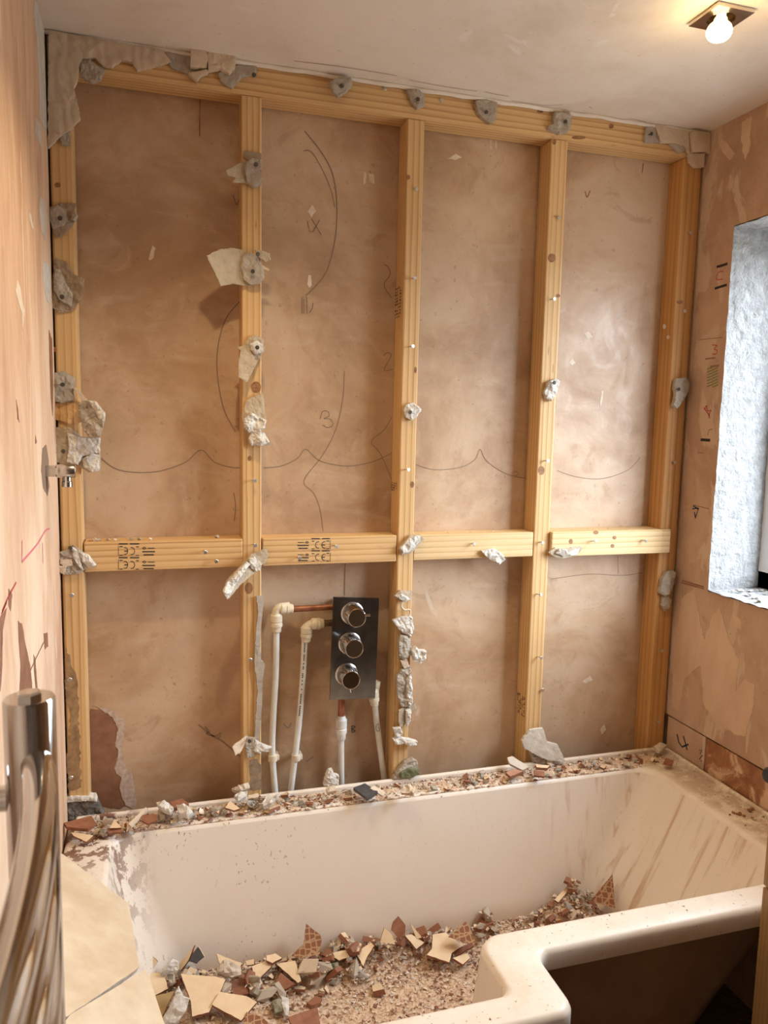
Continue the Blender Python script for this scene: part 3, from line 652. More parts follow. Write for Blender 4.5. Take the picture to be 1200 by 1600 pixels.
scrap('hanging plasterboard chunk jutting out right of the leftmost stud', [('gypsum', [(124, 630), (135, 626), (148, 626), (165, 645), (163, 662), (158, 682), (140, 684), (130, 668), (124, 645)], GC, .016, .008, .012, ((124, 640), (165, 660), .02)), ('paper', [(114, 606), (119, 606), (136, 624), (134, 630), (128, 626)], CB, .005, .001, .012, None), ('gypsum', [(138, 626), (150, 627), (165, 645), (164, 658), (158, 660), (150, 642)], WC, .008, .006, .03, ((124, 640), (165, 660), .01))], seed=5)
scrap('square slab of white crumbling plasterboard above the chrome wall outlet', [('paper', [(87, 668), (110, 668), (128, 682), (157, 683), (157, 735), (140, 738), (120, 727), (88, 722)], PP, .006, .003, 0, None), ('gypsum', [(106, 676), (126, 684), (157, 684), (156, 706), (130, 712), (122, 726), (105, 722), (108, 700)], WC, .008, .005, .005, None), ('gypsum', [(128, 716), (146, 708), (156, 712), (155, 735), (143, 737), (132, 730)], WC, .006, .006, .005, None)], [((99, 705), .016)], seed=6)
scrap('crumbled white plaster lump where the leftmost noggin meets its stud', [('gypsum', [(92, 862), (108, 856), (118, 853), (130, 862), (143, 872), (151, 882), (138, 884), (126, 895), (112, 897), (95, 896), (92, 880)], GC, .007, .006, 0, None), ('gypsum', [(113, 854), (120, 858), (128, 880), (130, 890), (122, 880), (115, 868)], WC, .010, .006, .004, None), ('gypsum', [(126, 862), (138, 866), (150, 882), (140, 886), (128, 876)], WC, .008, .007, .004, None), ('tile_bit', [(93, 882), (105, 884), (101, 897), (92, 891)], CB, .012, .001, .006, None), ('tile_bit', [(95, 873), (112, 873), (114, 882), (103, 886), (94, 880)], CB, .010, .003, .006, None)], [((110, 856), .014)], seed=7)
# top-left remnant and the row along the top plate
scrap('large L-shaped remnant of combed plasterboard in the top left corner', [('board', [(77, 51), (120, 60), (200, 74), (255, 83), (267, 100), (240, 107), (215, 113), (206, 101), (190, 97), (175, 108), (160, 105), (150, 94), (130, 95), (124, 108), (122, 125), (116, 140), (122, 165), (126, 188), (110, 205), (92, 218), (76, 233)], CM, .013, .002, 0, None), ('gypsum', [(124, 94), (140, 95), (152, 105), (165, 112), (158, 128), (145, 132), (127, 122)], GC, .008, .006, -.001, None), ('gypsum', [(94, 212), (110, 203), (111, 228), (97, 228)], GC, .006, .004, .0, None)], name='plasterboard_remnant', seed=8)
scrap('grey adhesive patch with tile stubs on the top plate, right of the combed corner remnant', [('adhesive', [(255, 83), (296, 90), (322, 98), (320, 116), (298, 118), (268, 108), (262, 98)], GC, .006, .003, 0, None), ('tile_stub', [(297, 79), (320, 82), (324, 95), (322, 111), (297, 110)], CB, .022, .001, .002, None), ('tile_stub', [(323, 83), (368, 92), (366, 110), (357, 120), (343, 112), (325, 114), (323, 100)], CB, .018, .003, .002, None), ('tile_stub', [(294, 118), (322, 112), (325, 116), (312, 123), (308, 131)], CB, .014, .001, .004, None)], seed=9)
scrap('flat grey adhesive patch where the second stud meets the top plate', [('adhesive', [(340, 116), (366, 104), (400, 104), (400, 118), (378, 122), (362, 140), (344, 128)], GC, .006, .003, 0, None)], [((397, 117), .002)], seed=10)
scrap('grey plasterboard scrap with a screw on the top plate between the second and middle studs', [('gypsum', [(512, 133), (528, 124), (546, 124), (549, 136), (541, 146), (525, 156), (518, 150)], GC, .012, .003, .008, ((540, 130), (514, 150), .012))], [((534, 134), .016)], seed=11)
scrap('small grey scrap on the top plate over the middle stud', [('gypsum', [(634, 143), (652, 143), (661, 150), (661, 168), (650, 172), (641, 160)], GC, .010, .004, 0, None)], [((653, 155), .006)], seed=12)
scrap('rounded grey scrap on the top plate between the middle and fourth studs', [('gypsum', [(741, 160), (757, 158), (774, 163), (772, 190), (763, 195), (752, 186), (744, 178)], GC, .011, .003, 0, None)], [((760, 175), .006)], seed=13)
scrap('grey scrap on the top plate over the fourth stud', [('gypsum', [(863, 178), (886, 177), (890, 190), (886, 207), (870, 212), (853, 202), (862, 195)], GC, .012, .005, 0, None)], [((884, 190), .006)], seed=14)
scrap('broken cream tile and adhesive in the top right corner of the frame', [('adhesive', [(1008, 195), (1020, 196), (1022, 212), (1028, 224), (1005, 224)], GC, .007, .003, 0, None), ('board', [(1020, 197), (1042, 199), (1072, 206), (1075, 242), (1066, 230), (1050, 225), (1030, 224)], CB, .009, .001, .002, None), ('gypsum', [(1044, 225), (1062, 225), (1070, 236), (1058, 240)], GC, .006, .004, 0, None), ('tile_stub', [(1075, 208), (1088, 209), (1096, 240), (1077, 241)], CB, .020, .0, .004, None), ('tile_stub', [(1089, 209), (1104, 212), (1103, 243), (1097, 240)], CB, .016, .0, .002, None), ('tile_stub', [(1073, 242), (1097, 242), (1095, 263), (1083, 263), (1074, 254)], CB, .012, .001, .002, None)], [((1018, 209), .004)], seed=15)
# second stud
scrap('grey slab scrap with a torn paper wing, uppermost on the second stud', [('gypsum', [(384, 256), (392, 250), (408, 252), (408, 290), (396, 295), (385, 287), (382, 270)], GC, .014, .003, 0, None), ('paper', [(352, 270), (368, 260), (380, 252), (386, 256), (386, 287), (362, 287), (368, 279), (355, 278)], PP, .002, .003, .004, ((386, 270), (352, 274), .015)), ('paper', [(379, 246), (382, 235), (408, 240), (408, 252), (392, 253)], PD, .002, .001, .0, None)], [((400, 257), .012)], seed=16)
scrap('wide brown paper flap bent out to the left of the second stud', [('paper', [(321, 405), (345, 392), (362, 389), (382, 391), (388, 400), (388, 446), (376, 446), (365, 444), (344, 449), (335, 430)], PP, .002, .002, .006, ((384, 420), (325, 412), .035)), ('gypsum', [(378, 402), (390, 395), (400, 400), (410, 420), (412, 436), (404, 445), (390, 446), (380, 438), (376, 418)], GC, .012, .003, .004, None), ('paper', [(398, 391), (408, 392), (421, 396), (423, 406), (414, 410), (404, 402)], PP, .004, .002, .008, None), ('paper', [(408, 414), (421, 421), (419, 424), (408, 419)], CB, .003, .0, .010, None)], [((395, 424), .018), ((403, 397), .016)], seed=17)
scrap('curled paper tongue hanging from a screw at mid height on the second stud', [('paper', [(388, 528), (398, 523), (412, 530), (413, 548), (405, 560), (395, 578), (384, 598), (371, 590), (372, 565), (376, 548), (371, 544), (383, 538)], PP, .002, .003, .002, ((402, 540), (374, 596), .022)), ('gypsum', [(390, 537), (400, 532), (410, 538), (410, 550), (400, 555), (391, 547)], WC, .006, .004, .006, None)], [((402, 543), .016)], seed=18)
scrap('paper tongue ending in crumpled white plaster below the knot on the second stud', [('paper', [(385, 625), (411, 614), (413, 640), (416, 660), (400, 670), (380, 665), (377, 650), (382, 636)], PP, .002, .003, .002, ((400, 620), (396, 665), .012)), ('gypsum', [(379, 655), (393, 645), (405, 652), (415, 656), (413, 668), (402, 676), (388, 676), (380, 668)], WC, .012, .009, .010, None), ('gypsum', [(391, 676), (404, 672), (412, 676), (420, 690), (408, 697), (392, 696), (388, 686)], WC, .012, .009, .008, None), ('paper', [(408, 690), (417, 683), (424, 697), (414, 696)], PP, .002, .0, .012, None)], seed=19)
scrap('long folded plasterboard strip hanging diagonally where the noggin crosses the second stud', [('paper', [(346, 918), (352, 904), (386, 872), (392, 866), (400, 864), (416, 855), (419, 866), (414, 880), (404, 884), (398, 893), (388, 900), (372, 912), (356, 930), (348, 926)], PP, .004, .002, .012, ((404, 868), (350, 924), .035)), ('gypsum', [(346, 918), (353, 905), (384, 876), (390, 880), (372, 900), (358, 922), (352, 930)], WC, .010, .008, .014, ((404, 868), (350, 924), .035)), ('gypsum', [(388, 872), (396, 868), (408, 880), (406, 889), (398, 892), (390, 884)], WC, .010, .006, .016, None)], seed=20)
scrap('thin grey strip of torn board edge running down the right side of the second stud', [('board', [(400, 931), (411, 930), (411, 945), (407, 980), (406, 1010), (407, 1028), (414, 1038), (410, 1060), (409, 1100), (404, 1158), (397, 1160), (399, 1120), (402, 1075), (397, 1035), (399, 990), (403, 955)], GC, .007, .003, 0, None)], seed=21)
scrap('crumpled plaster and paper knot low on the second stud, beside the white pipe', [('gypsum', [(382, 1160), (386, 1150), (398, 1150), (400, 1165), (396, 1180), (384, 1180)], GC, .012, .005, 0, None), ('paper', [(362, 1162), (386, 1148), (388, 1152), (374, 1172), (366, 1174)], CB, .003, .002, .006, ((386, 1152), (366, 1172), .02)), ('gypsum', [(398, 1154), (408, 1160), (424, 1166), (420, 1173), (408, 1172), (406, 1177), (396, 1172)], WC, .008, .006, .006, None), ('paper', [(399, 1128), (402, 1128), (402, 1158), (399, 1156)], CB, .003, .0, .004, None)], [((390, 1158), .010)], seed=22)
# middle stud
scrap('round plaster button around a screw on the middle stud', [('gypsum', [(629, 642), (633, 633), (643, 629), (651, 634), (657, 640), (651, 650), (641, 657), (632, 651)], WC, .009, .006, 0, None)], [((641, 644), .006)], seed=23)
scrap('small slanting plaster strip where the noggins meet the middle stud', [('paper', [(622, 856), (640, 836), (656, 835), (662, 842), (642, 864), (627, 867)], PP, .003, .002, .004, None), ('gypsum', [(624, 856), (641, 838), (655, 836), (655, 845), (640, 860), (628, 864)], WC, .009, .005, .006, None)], seed=24)
scrap('long ragged strip of white plaster and paper down the lower middle stud', [('paper', [(615, 930), (624, 922), (642, 922), (642, 934), (636, 938), (622, 937)], PP, .006, .003, 0, None), ('gypsum', [(616, 930), (626, 927), (640, 935), (630, 939)], WC, .010, .004, .004, None),
    ('gypsum', [(612, 968), (622, 964), (636, 960), (642, 962), (645, 978), (640, 994), (630, 988), (622, 982)], WC, .010, .007, 0, None), ('gypsum', [(621, 1002), (624, 990), (638, 992), (641, 1010), (640, 1022), (630, 1030), (622, 1026)], GC, .010, .006, 0, None), ('gypsum', [(641, 1014), (648, 1008), (654, 1014), (663, 1014), (663, 1026), (654, 1035), (644, 1030)], WC, .014, .008, .004, None),
    ('paper', [(624, 1030), (634, 1028), (639, 1040), (630, 1043)], CB, .010, .002, .002, None), ('gypsum', [(618, 1056), (626, 1044), (640, 1041), (640, 1060), (643, 1095), (640, 1104), (626, 1102), (620, 1088)], GC, .009, .006, 0, None), ('gypsum', [(634, 1060), (641, 1050), (644, 1096), (638, 1104), (635, 1085)], WC, .008, .006, .008, None),
    ('paper', [(620, 1106), (634, 1103), (633, 1130), (624, 1138), (620, 1124)], PD, .003, .003, .002, ((632, 1120), (620, 1120), .012)), ('gypsum', [(632, 1108), (641, 1104), (640, 1125), (634, 1136)], WC, .008, .005, .004, None), ('gypsum', [(613, 1136), (624, 1134), (628, 1144), (618, 1152)], WC, .008, .006, .006, None), ('gypsum', [(612, 1152), (626, 1150), (640, 1153), (650, 1156), (648, 1161), (636, 1162), (628, 1158), (616, 1160)], WC, .016, .006, .004, None), ('paper', [(640, 1102), (648, 1098), (651, 1106), (642, 1112)], PP, .003, .001, .004, None)], seed=25)
_rb = [r for r in COL.objects if r.get('label', '').startswith('long ragged strip of white')][0]
_o = MB().tube(spline([at(*p, Y=-.012) for p in ((638, 938), (630, 940), (627, 947), (632, 953), (640, 953), (640, 960), (634, 966))], 5), .0028, 6).build('curl', CB, _rb, True)
# fourth and rightmost studs, pale noggins
scrap('small upright plaster scrap at mid height on the fourth stud', [('gypsum', [(848, 612), (856, 595), (865, 592), (872, 596), (866, 615), (858, 627), (850, 622)], WC, .012, .006, 0, None)], [((866, 598), .012)], seed=26)
scrap('flat oval plaster scrap on the rightmost noggin beside the fourth stud', [('paper', [(856, 863), (866, 855), (882, 857), (905, 853), (910, 856), (900, 868), (880, 872), (867, 871)], PP, .003, .002, 0, None), ('gypsum', [(866, 864), (872, 857), (884, 858), (890, 866), (880, 870)], GC, .005, .004, .003, None), ('gypsum', [(888, 862), (905, 855), (900, 866), (890, 868)], WC, .004, .003, .003, None)], Y=-.013, seed=27)
scrap('lumpy white plaster scrap on the lower edge of the pale middle noggin', [('gypsum', [(751, 860), (768, 856), (780, 862), (787, 873), (778, 881), (765, 874), (755, 866)], WC, .010, .008, 0, None)], seed=28)
scrap('bent grey plasterboard scrap at mid height on the rightmost stud', [('gypsum', [(1049, 605), (1053, 592), (1068, 590), (1073, 600), (1071, 612), (1062, 625), (1050, 638), (1044, 634), (1050, 618)], GC, .012, .004, 0, ((1062, 600), (1046, 634), .012))], [((1061, 608), .010)], seed=29)
scrap('cracked grey plasterboard scrap low on the rightmost stud', [('gypsum', [(1030, 905), (1037, 893), (1047, 890), (1051, 893), (1049, 910), (1042, 927), (1034, 930), (1027, 925)], GC, .013, .005, 0, None), ('gypsum', [(1034, 932), (1042, 930), (1046, 936), (1042, 950), (1036, 954), (1031, 944)], GC, .009, .005, 0, None)], seed=30)
# pieces leaning at the bath edge
scrap('flat plasterboard offcut leaning at the foot of the fourth stud', [('paper', [(826, 1139), (846, 1136), (852, 1157), (867, 1160), (878, 1186), (868, 1182), (853, 1184), (838, 1178), (816, 1166), (813, 1155)], 'board_cut', .009, .0012, 0, ((842, 1138), (845, 1185), .012)), ('gypsum', [(826, 1168), (842, 1178), (852, 1186), (846, 1192), (830, 1188)], GC, .010, .006, -.004, None)], Y=-.014, group='rubble on the back rim of the bath', seed=31)

# ================================================================== shower valve and pipes
vb = at(553, 1090, Y=-.012)
valve = empty('shower_valve', vb, 'dusty chrome shower valve plate with three round knobs', 'shower valve')
VP = BackPlane(-.004)
q = [VP.uv(p) for p in ((520, 932), (591, 934), (585, 1089), (514.5, 1092))]
sheet('plate', q, VP, .008, 'plate_metal', valve, jag=0)
cx = (q[0][0]+q[2][0])/2; z0, z1 = q[2][1], q[0][1]
MB().bbox((q[3][0]+.020, .0, z0+.03), (q[1][0]-.022, .062, z1-.02), .004).build('valve_body', 'brass', valve)
for i, px in enumerate(((550, 958), (546, 1005), (541, 1053))):
    b = at(*px, Y=-.012)
    k = MB().lathe(b, (0, -1, 0), [(0, .0262), (.012, .0262), (.014, .0250), (.050, .0250), (.053, .0235), (.0535, .0222), (.0522, .0218)], 32).build('knob', 'chrome', valve, True)
    MB().lathe(b+Vector((0, .0005, 0)), (0, -1, 0), [(0, .030), (.004, .030), (.006, .027)], 32).build('collar', 'chrome_dull', valve, True)
    a = (math.radians(0), math.radians(150), math.radians(-80))[i]
    d = Vector((math.cos(a), 0, math.sin(a)))
    o = MB().tube([b+Vector((0, -.030, 0))+d*.022, b+Vector((0, -.030, 0))+d*.040], .0035, 10).build('lever_pin', 'chrome', k, True)

def pipe_thing(label, parts):
    first = parts[0][2]
    lo = min((at(*p, Y=Y) for _, _, pts, Y, _ in parts for p in pts), key=lambda v: v.z)
    t = empty('water_pipe', lo, label, 'pipe', 'plumbing of the shower valve')
    for nm, mt, pts, Y, r in parts:
        P = [at(*p, Y=Y) for p in pts]
        if nm == 'fitting':                                  # push-fit body: stepped collar
            a, b = P[0], P[-1]; L = (b-a).length; d = (b-a)/L
            MB().lathe(a, d, [(0, r*.72), (L*.05, r*.9), (L*.28, r*.95), (L*.30, r*1.12), (L*.46, r*1.12), (L*.50, r*.95), (L*.54, r*1.12), (L*.84, r*1.12), (L*.90, r*.9), (L, r*.72)], 20).build(nm, mt, t, True)
        elif nm == 'elbow':
            MB().tube(spline(P, 8), r, 16).build(nm, mt, t, True, edge=60)
        elif nm == 'pipe_clip':
            c = P[0]; MB().lathe(c, (0, 0, 1), [(-.009, r*1.25), (-.008, r*1.4), (.008, r*1.4), (.009, r*1.25)], 20).bbox((c.x+r, c.y-.004, c.z-.007), (c.x+r*2.0, c.y+.028, c.z+.006), .001).build(nm, mt, t, True)
        else:
            MB().tube(spline(P, 8) if len(P) > 2 else P, r, 14).build(nm, mt, t, True)
    return t
PY = .030
p1 = pipe_thing('leftmost white plastic pipe with an elbow and long copper tail into the valve', [('plastic_pipe', 'pvc', [(432, 965), (431, 1050), (427, 1120), (425.5, 1175), (430, 1238), (432, 1262)], PY, .0082), ('elbow', 'pvc_old', [(432, 975), (431.5, 958), (436, 950), (446, 948), (452, 947.5)], PY, .0115), ('fitting', 'pvc_old', [(432, 988), (432, 956)], PY, .0135), ('fitting', 'pvc_old', [(458, 951), (436, 951)], PY, .0135), ('copper_pipe', 'copper', [(452, 952), (524, 948)], PY, .0082), ('pipe_clip', 'pvc_old', [(426, 1184)], PY, .0085)])
p2 = pipe_thing('second white plastic pipe with printed marks and a short elbow below the copper tail', [('plastic_pipe', 'pvc', [(476.5, 990), (473, 1060), (467, 1130), (460, 1190), (454.5, 1235), (452, 1258)], PY-.004, .0082), ('elbow', 'pvc_old', [(478, 1000), (478, 984), (483, 977), (494, 973), (500, 973)], PY-.004, .0115), ('fitting', 'pvc_old', [(478, 1003), (479, 976)], PY-.004, .0135), ('fitting', 'pvc_old', [(506, 974), (484, 975)], PY-.004, .0135), ('copper_pipe', 'brass', [(503, 974), (526, 973)], PY-.004, .0085), ('pipe_clip', 'pvc_old', [(462.5, 1183)], PY-.004, .0085)])
pr = MB()
r_ = random.Random(5); z = 0
for k in range(44):
    f = k/44; y = 1004+118*f; x = 476.3-9.0*f**1.2
    if r_.random() < .25: continue
    a = at(x-1.0, y, Y=PY-.0128); b = at(x+.9, y+1.6, Y=PY-.0128); pr.add([(a.x, a.y, a.z), (b.x, a.y, a.z), (b.x, b.y, b.z), (a.x, b.y, b.z)], [(0, 1, 2, 3)])
pr.build('printed_marks', 'black', p2)
p3 = pipe_thing('white plastic pipe rising straight under the middle of the valve plate', [('plastic_pipe', 'pvc', [(533, 1145), (533.5, 1222), (533.5, 1250)], PY, .0082), ('fitting', 'pvc', [(533, 1156), (533.5, 1118)], PY, .0135), ('copper_pipe', 'copper', [(533, 1125), (534, 1080)], PY, .0088)])
p4 = pipe_thing('white plastic pipe marked with a letter, rightmost under the valve plate', [('plastic_pipe', 'pvc', [(585, 1085), (588, 1125), (594, 1170), (600, 1215), (604, 1245)], PY, .0082), ('fitting', 'pvc_old', [(585, 1103), (584, 1076)], PY-.012, .0125), ('elbow', 'pvc_old', [(584, 1086), (586, 1074), (588, 1064)], PY-.004, .0125)])
_q = BackPlane(PY-.0088)
ribbon('letter', [(592, 1131), (588, 1133), (588, 1141), (592, 1142), (592.5, 1137), (590.5, 1137)], _q, .0012, 'black', p4, 3)

# chrome outlet elbow on the left wall
oz = at(95, 738, Y=-.20)
ol = empty('wall_outlet', (0, -.20, oz.z), 'small chrome shower outlet elbow sticking out of the left wall', 'pipe outlet')
zc = at(95, 736, Y=-.20).z
MB().bbox((-.012, -.212, zc-.011), (.022, -.188, zc+.011), .002).build('stub_block', 'chrome_dull', ol)
MB().lathe((.020, -.20, zc), (1, 0, 0), [(0, .0135), (.006, .0135), (.008, .0145), (.034, .0145), (.037, .0125)], 24).build('elbow_body', 'chrome_dull', ol, True)
MB().lathe((.040, -.20, zc-.010), (0, 0, -1), [(0, .0095), (.010, .0095), (.012, .011), (.022, .011), (.023, .009)], 20).build('outlet_thread', 'chrome', ol, True)

# ================================================================== bath
bath = empty('shower_bath', (.85, -.42, 0), 'white L-shaped shower bath, dirty and full of tile rubble', 'bath')
def loop(c, rad, z, n=7, m=5):
    """closed L-shaped outline through six corners with rounded corners; every loop has the same vertex count"""
    P = [Vector(p) for p in c]; N = len(P); arcs = []
    for i in range(N):
        p = P[i]; a = (P[i-1]-p).normalized(); b = (P[(i+1) % N]-p).normalized(); r = rad[i] if isinstance(rad, (list, tuple)) else rad
        cosA = a.dot(b); half = math.acos(max(-1, min(1, cosA)))/2; t = r/math.tan(half)
        c0 = p + (a+b).normalized()*(r/math.sin(half)); s = p+a*t; e = p+b*t; pts = []
        for k in range(n):
            f = k/(n-1); v = (s-c0).lerp(e-c0, f).normalized()*r
            pts.append(c0+v)
        arcs.append(pts)
    out = []
    for i in range(N):
        out += arcs[i]; e = arcs[i][-1]; s = arcs[(i+1) % N][0]
        for k in range(1, m): out.append(e.lerp(s, k/m))
    return [(v.x, v.y, z) for v in out]
def corners(l, fw_, jx, jn, r, b): return [(l, b), (l, fw_), (jx, fw_), (jx, jn), (r, jn), (r, b)]
# back-left, front-left, jog convex, jog concave, front-right, back-right
OUT = corners(.003, -.862, .882, -.716, W-.003, -.003)
INN = corners(.105, -.795, .785, -.645, 1.572, -.098)
FLR = corners(.20, -.735, .745, -.590, 1.385, -.150)
def lerpc(a, b, t): return [(p[0]+(q_[0]-p[0])*t, p[1]+(q_[1]-p[1])*t) for p, q_ in zip(a, b)]
def off(c, d): return corners(c[0][0]-d, c[1][1]-d, c[2][0]+d, c[3][1]-d, c[4][0]+d, c[0][1]+d)
def loft(name, loops, mat, cap=None, parent=bath, sm=True):
    vs = []; fs = []; n = len(loops[0])
    for L in loops: vs += L
    for i in range(len(loops)-1):
        for j in range(n): a = i*n+j; b = i*n+(j+1) % n; fs.append((a, b, b+n, a+n))
    if cap: fs.append(tuple(range((len(loops)-1)*n, len(loops)*n)))
    o = mk(name, vs, fs, mat, parent, sm); shade_auto(o, 50); return o
ro = [.012, .03, .03, .028, .012, .012]; ri = [.05, .07, .022, .045, .07, .06]
LIPZ = RZ-.045
loft('rim', [loop(off(OUT, -.004), ro, LIPZ), loop(off(OUT, -.002), ro, LIPZ), loop(OUT, ro, LIPZ+.004), loop(OUT, ro, RZ-.012), loop(off(OUT, -.003), ro, RZ-.004), loop(off(OUT, -.010), ro, RZ),
     loop(off(INN, .012), ri, RZ), loop(off(INN, .004), ri, RZ-.003), loop(INN, ri, RZ-.012)], 'bath_rim')
rf = [.10, .10, .03, .08, .12, .12]
lv = [loop(INN, ri, RZ-.012)]
for t, z in ((.08, RZ-.05), (.35, RZ-.16), (.70, RZ-.28), (.86, RZ-.345), (.95, RZ-.375), (1.06, RZ-.392), (1.25, RZ-.398)):
    lv.append(loop(lerpc(INN, FLR, t), [a+(b-a)*min(1, t) for a, b in zip(ri, rf)], z))
loft('basin', lv, 'bath', cap=True)
sh = []
for t, z in ((0, LIPZ+.02), (.08, RZ-.06), (.35, RZ-.17), (.70, RZ-.29), (.9, RZ-.37), (1.06, RZ-.41)):
    sh.append(loop(off(lerpc(INN, FLR, t), .014), [a+(b-a)*min(1, t)+.014*(1 if i != 3 else -1) for i, (a, b) in enumerate(zip(ri, rf))], z))
loft('outer_shell', sh, 'bath_shell', cap=True)
MB().bbox((.02, -.020, RZ-.003), (W-.004, -.006, RZ+.012), .004).bbox((W-.016, -.69, RZ-.003), (W-.004, -.01, RZ+.010), .004).build('tile_upstand', 'bath_rim', bath)
for x, y in ((.25, -.15), (.25, -.70), (1.25, -.18), (1.25, -.56)):
    MB().lathe((x, y, 0), (0, 0, 1), [(0, .025), (.008, .025), (.010, .008), (.16, .008)], 14).build('foot', 'steel', bath, True)

# ================================================================== ceiling light
H0 = H
lamp = empty('ceiling_light', (LX, LY, H), 'loose ceiling downlight with its glowing bulb hanging below a square plate', 'light')
pm_ = MB(); n = 24; hs = .043; a0 = .004
sq = []
for j in range(n):
    a = 2*PI*j/n; c_, s_ = math.cos(a), math.sin(a); k = hs/max(abs(c_), abs(s_)); sq.append((c_*k, s_*k))
ring = [(.027*math.cos(2*PI*j/n), .027*math.sin(2*PI*j/n)) for j in range(n)]
vs = [(LX+x, LY+y, H-.0075) for x, y in sq]+[(LX+x, LY+y, H-.0075) for x, y in ring]+[(LX+x, LY+y, H-.0005) for x, y in sq]+[(LX+x, LY+y, H-.0005) for x, y in ring]
fs = []
for j in range(n):
    k = (j+1) % n; fs += [(j, n+j, n+k, k), (2*n+j, 2*n+k, 3*n+k, 3*n+j), (j, k, 2*n+k, 2*n+j), (n+j, 3*n+j, 3*n+k, n+k)]
o = mk('plate', vs, fs, 'chrome_dull', lamp); shade_auto(o, 30)
MB().tube([(LX, LY, H-.004), (LX, LY, H+.07)], .0275, 24, False).lathe((LX, LY, H+.068), (0, 0, 1), [(0, .0275), (.004, .0275)]).build('housing', 'brass', lamp, True)
bd = Vector((-.30, -.30, -1)).normalized(); b0 = Vector((LX, LY, H+.004))
bulb = MB().lathe(b0, bd, [(0, .009), (.012, .0095), (.016, .0125), (.026, .014), (.040, .0235), (.046, .0245)], 24).build('bulb', 'bulb_body', lamp, True)
MB().lathe(b0+bd*.0455, bd, [(0, .0240), (.003, .0235), (.007, .018), (.009, .006)], 24).build('bulb_face', 'bulb_face', bulb, True)
def spot(x, y, z, w, d=(0, 0, -1), r=.022):
    L = bpy.data.lights.new('downlight_beam', 'SPOT'); L.energy = w; L.color = (1.0, .78, .47); L.spot_size = math.radians(122); L.spot_blend = 1.0; L.shadow_soft_size = r
    o = bpy.data.objects.new('downlight_beam', L); COL.objects.link(o); o.location = (x, y, z); o.rotation_euler = Vector(d).to_track_quat('-Z', 'Y').to_euler(); return o
e = b0+bd*.075; spot(e.x, e.y, e.z, LAMP_W, bd)
gl = bpy.data.lights.new('bulb_glow', 'POINT'); gl.energy = 1.1; gl.color = (1, .66, .28); gl.shadow_soft_size = .02
go = bpy.data.objects.new('bulb_glow', gl); COL.objects.link(go); go.location = e
for x, y, k, lb in ((.40, -.52, 1., 'square recessed downlight over the left end of the bath'),):
    t = empty('ceiling_light', (x, y, H), lb, 'light', 'ceiling downlights')
    MB().bbox((x-.043, y-.043, H-.006), (x+.043, y+.043, H-.0005), .002).build('plate', 'chrome_dull', t)
    MB().lathe((x, y, H-.006), (0, 0, -1), [(0, .025), (.003, .025), (.005, .020)], 24).build('bulb_face', 'bulb_face', t, True)
    spot(x, y, H-.03, LAMP_W*k)

# ================================================================== oak cabinet at the right edge
cx0, cy1 = 1.357, -.752
cab = empty('oak_cabinet', (1.52, -1.05, 0), 'oak bathroom cabinet at the right edge, in front of the bath end', 'cabinet')
MB().bbox((cx0+.018, -1.35, .08), (W-.002, cy1, .985), .002).build('carcass', 'oak', cab)
MB().bbox((cx0-.004, -1.36, .985), (W-.002, cy1+.004, 1.005), .003).build('top', 'oak', cab)
for a, b in ((.10, .634), (.639, .980)):
    d = MB().bbox((cx0, -1.348, a), (cx0+.018, cy1-.001, b), .002).build('drawer_front' if a > .5 else 'door', 'oak', cab)
    kz = .875 if a > .5 else .40
    MB().lathe((cx0, cy1-(.016 if a > .5 else .5), kz), (-1, 0, 0), [(0, .006), (.010, .006), (.013, .014), (.022, .0165), (.027, .013), (.028, .004)], 20).build('knob', 'black_knob', d, True)
MB().box((cx0+.04, -1.33, 0), (W-.002, cy1-.02, .08)).build('plinth', 'oak', cab)

# ================================================================== chrome towel radiator on the left wall
TX, TY, TZ = .113, -1.247, 1.312
rad = empty('towel_radiator', (TX, -1.5, .25), 'chrome ladder towel radiator with bowed rails close to the camera', 'towel radiator')
for y in (TY, -1.74):
    p_ = MB().lathe((TX, y, .25), (0, 0, 1), [(0, .0185), (.002, .0195), (TZ-.25-.002, .0195), (TZ-.25, .0185)], 36).build('post', 'chrome', rad, True)
    MB().lathe((TX, y, TZ), (0, 0, 1), [(0, .0080), (.0, .0098), (.0035, .0098), (.005, .008)], 6).build('cap', 'chrome', p_, True)
    for z in (TZ-.085, .45):
        MB().tube([(-.001, y+.012, z), (TX, y+.004, z)], .0105, 16).lathe((0, y+.012, z), (1, 0, 0), [(0, .019), (.004, .019), (.005, .016)], 20).build('wall_bracket', 'chrome', rad, True)
zz = TZ-.050; kk = 0
while zz > .33:
    P = []
    for i in range(29):
        t = i/28; y = TY + (-1.74-TY)*t; s = 1-(2*t-1)**2
        P.append((TX + .002 + .0245*s**.8, y, zz))
    MB().tube(P, .0122, 20).build('rail', 'chrome', rad, True, edge=60)
    kk += 1; zz -= .056 if kk % 7 else .13

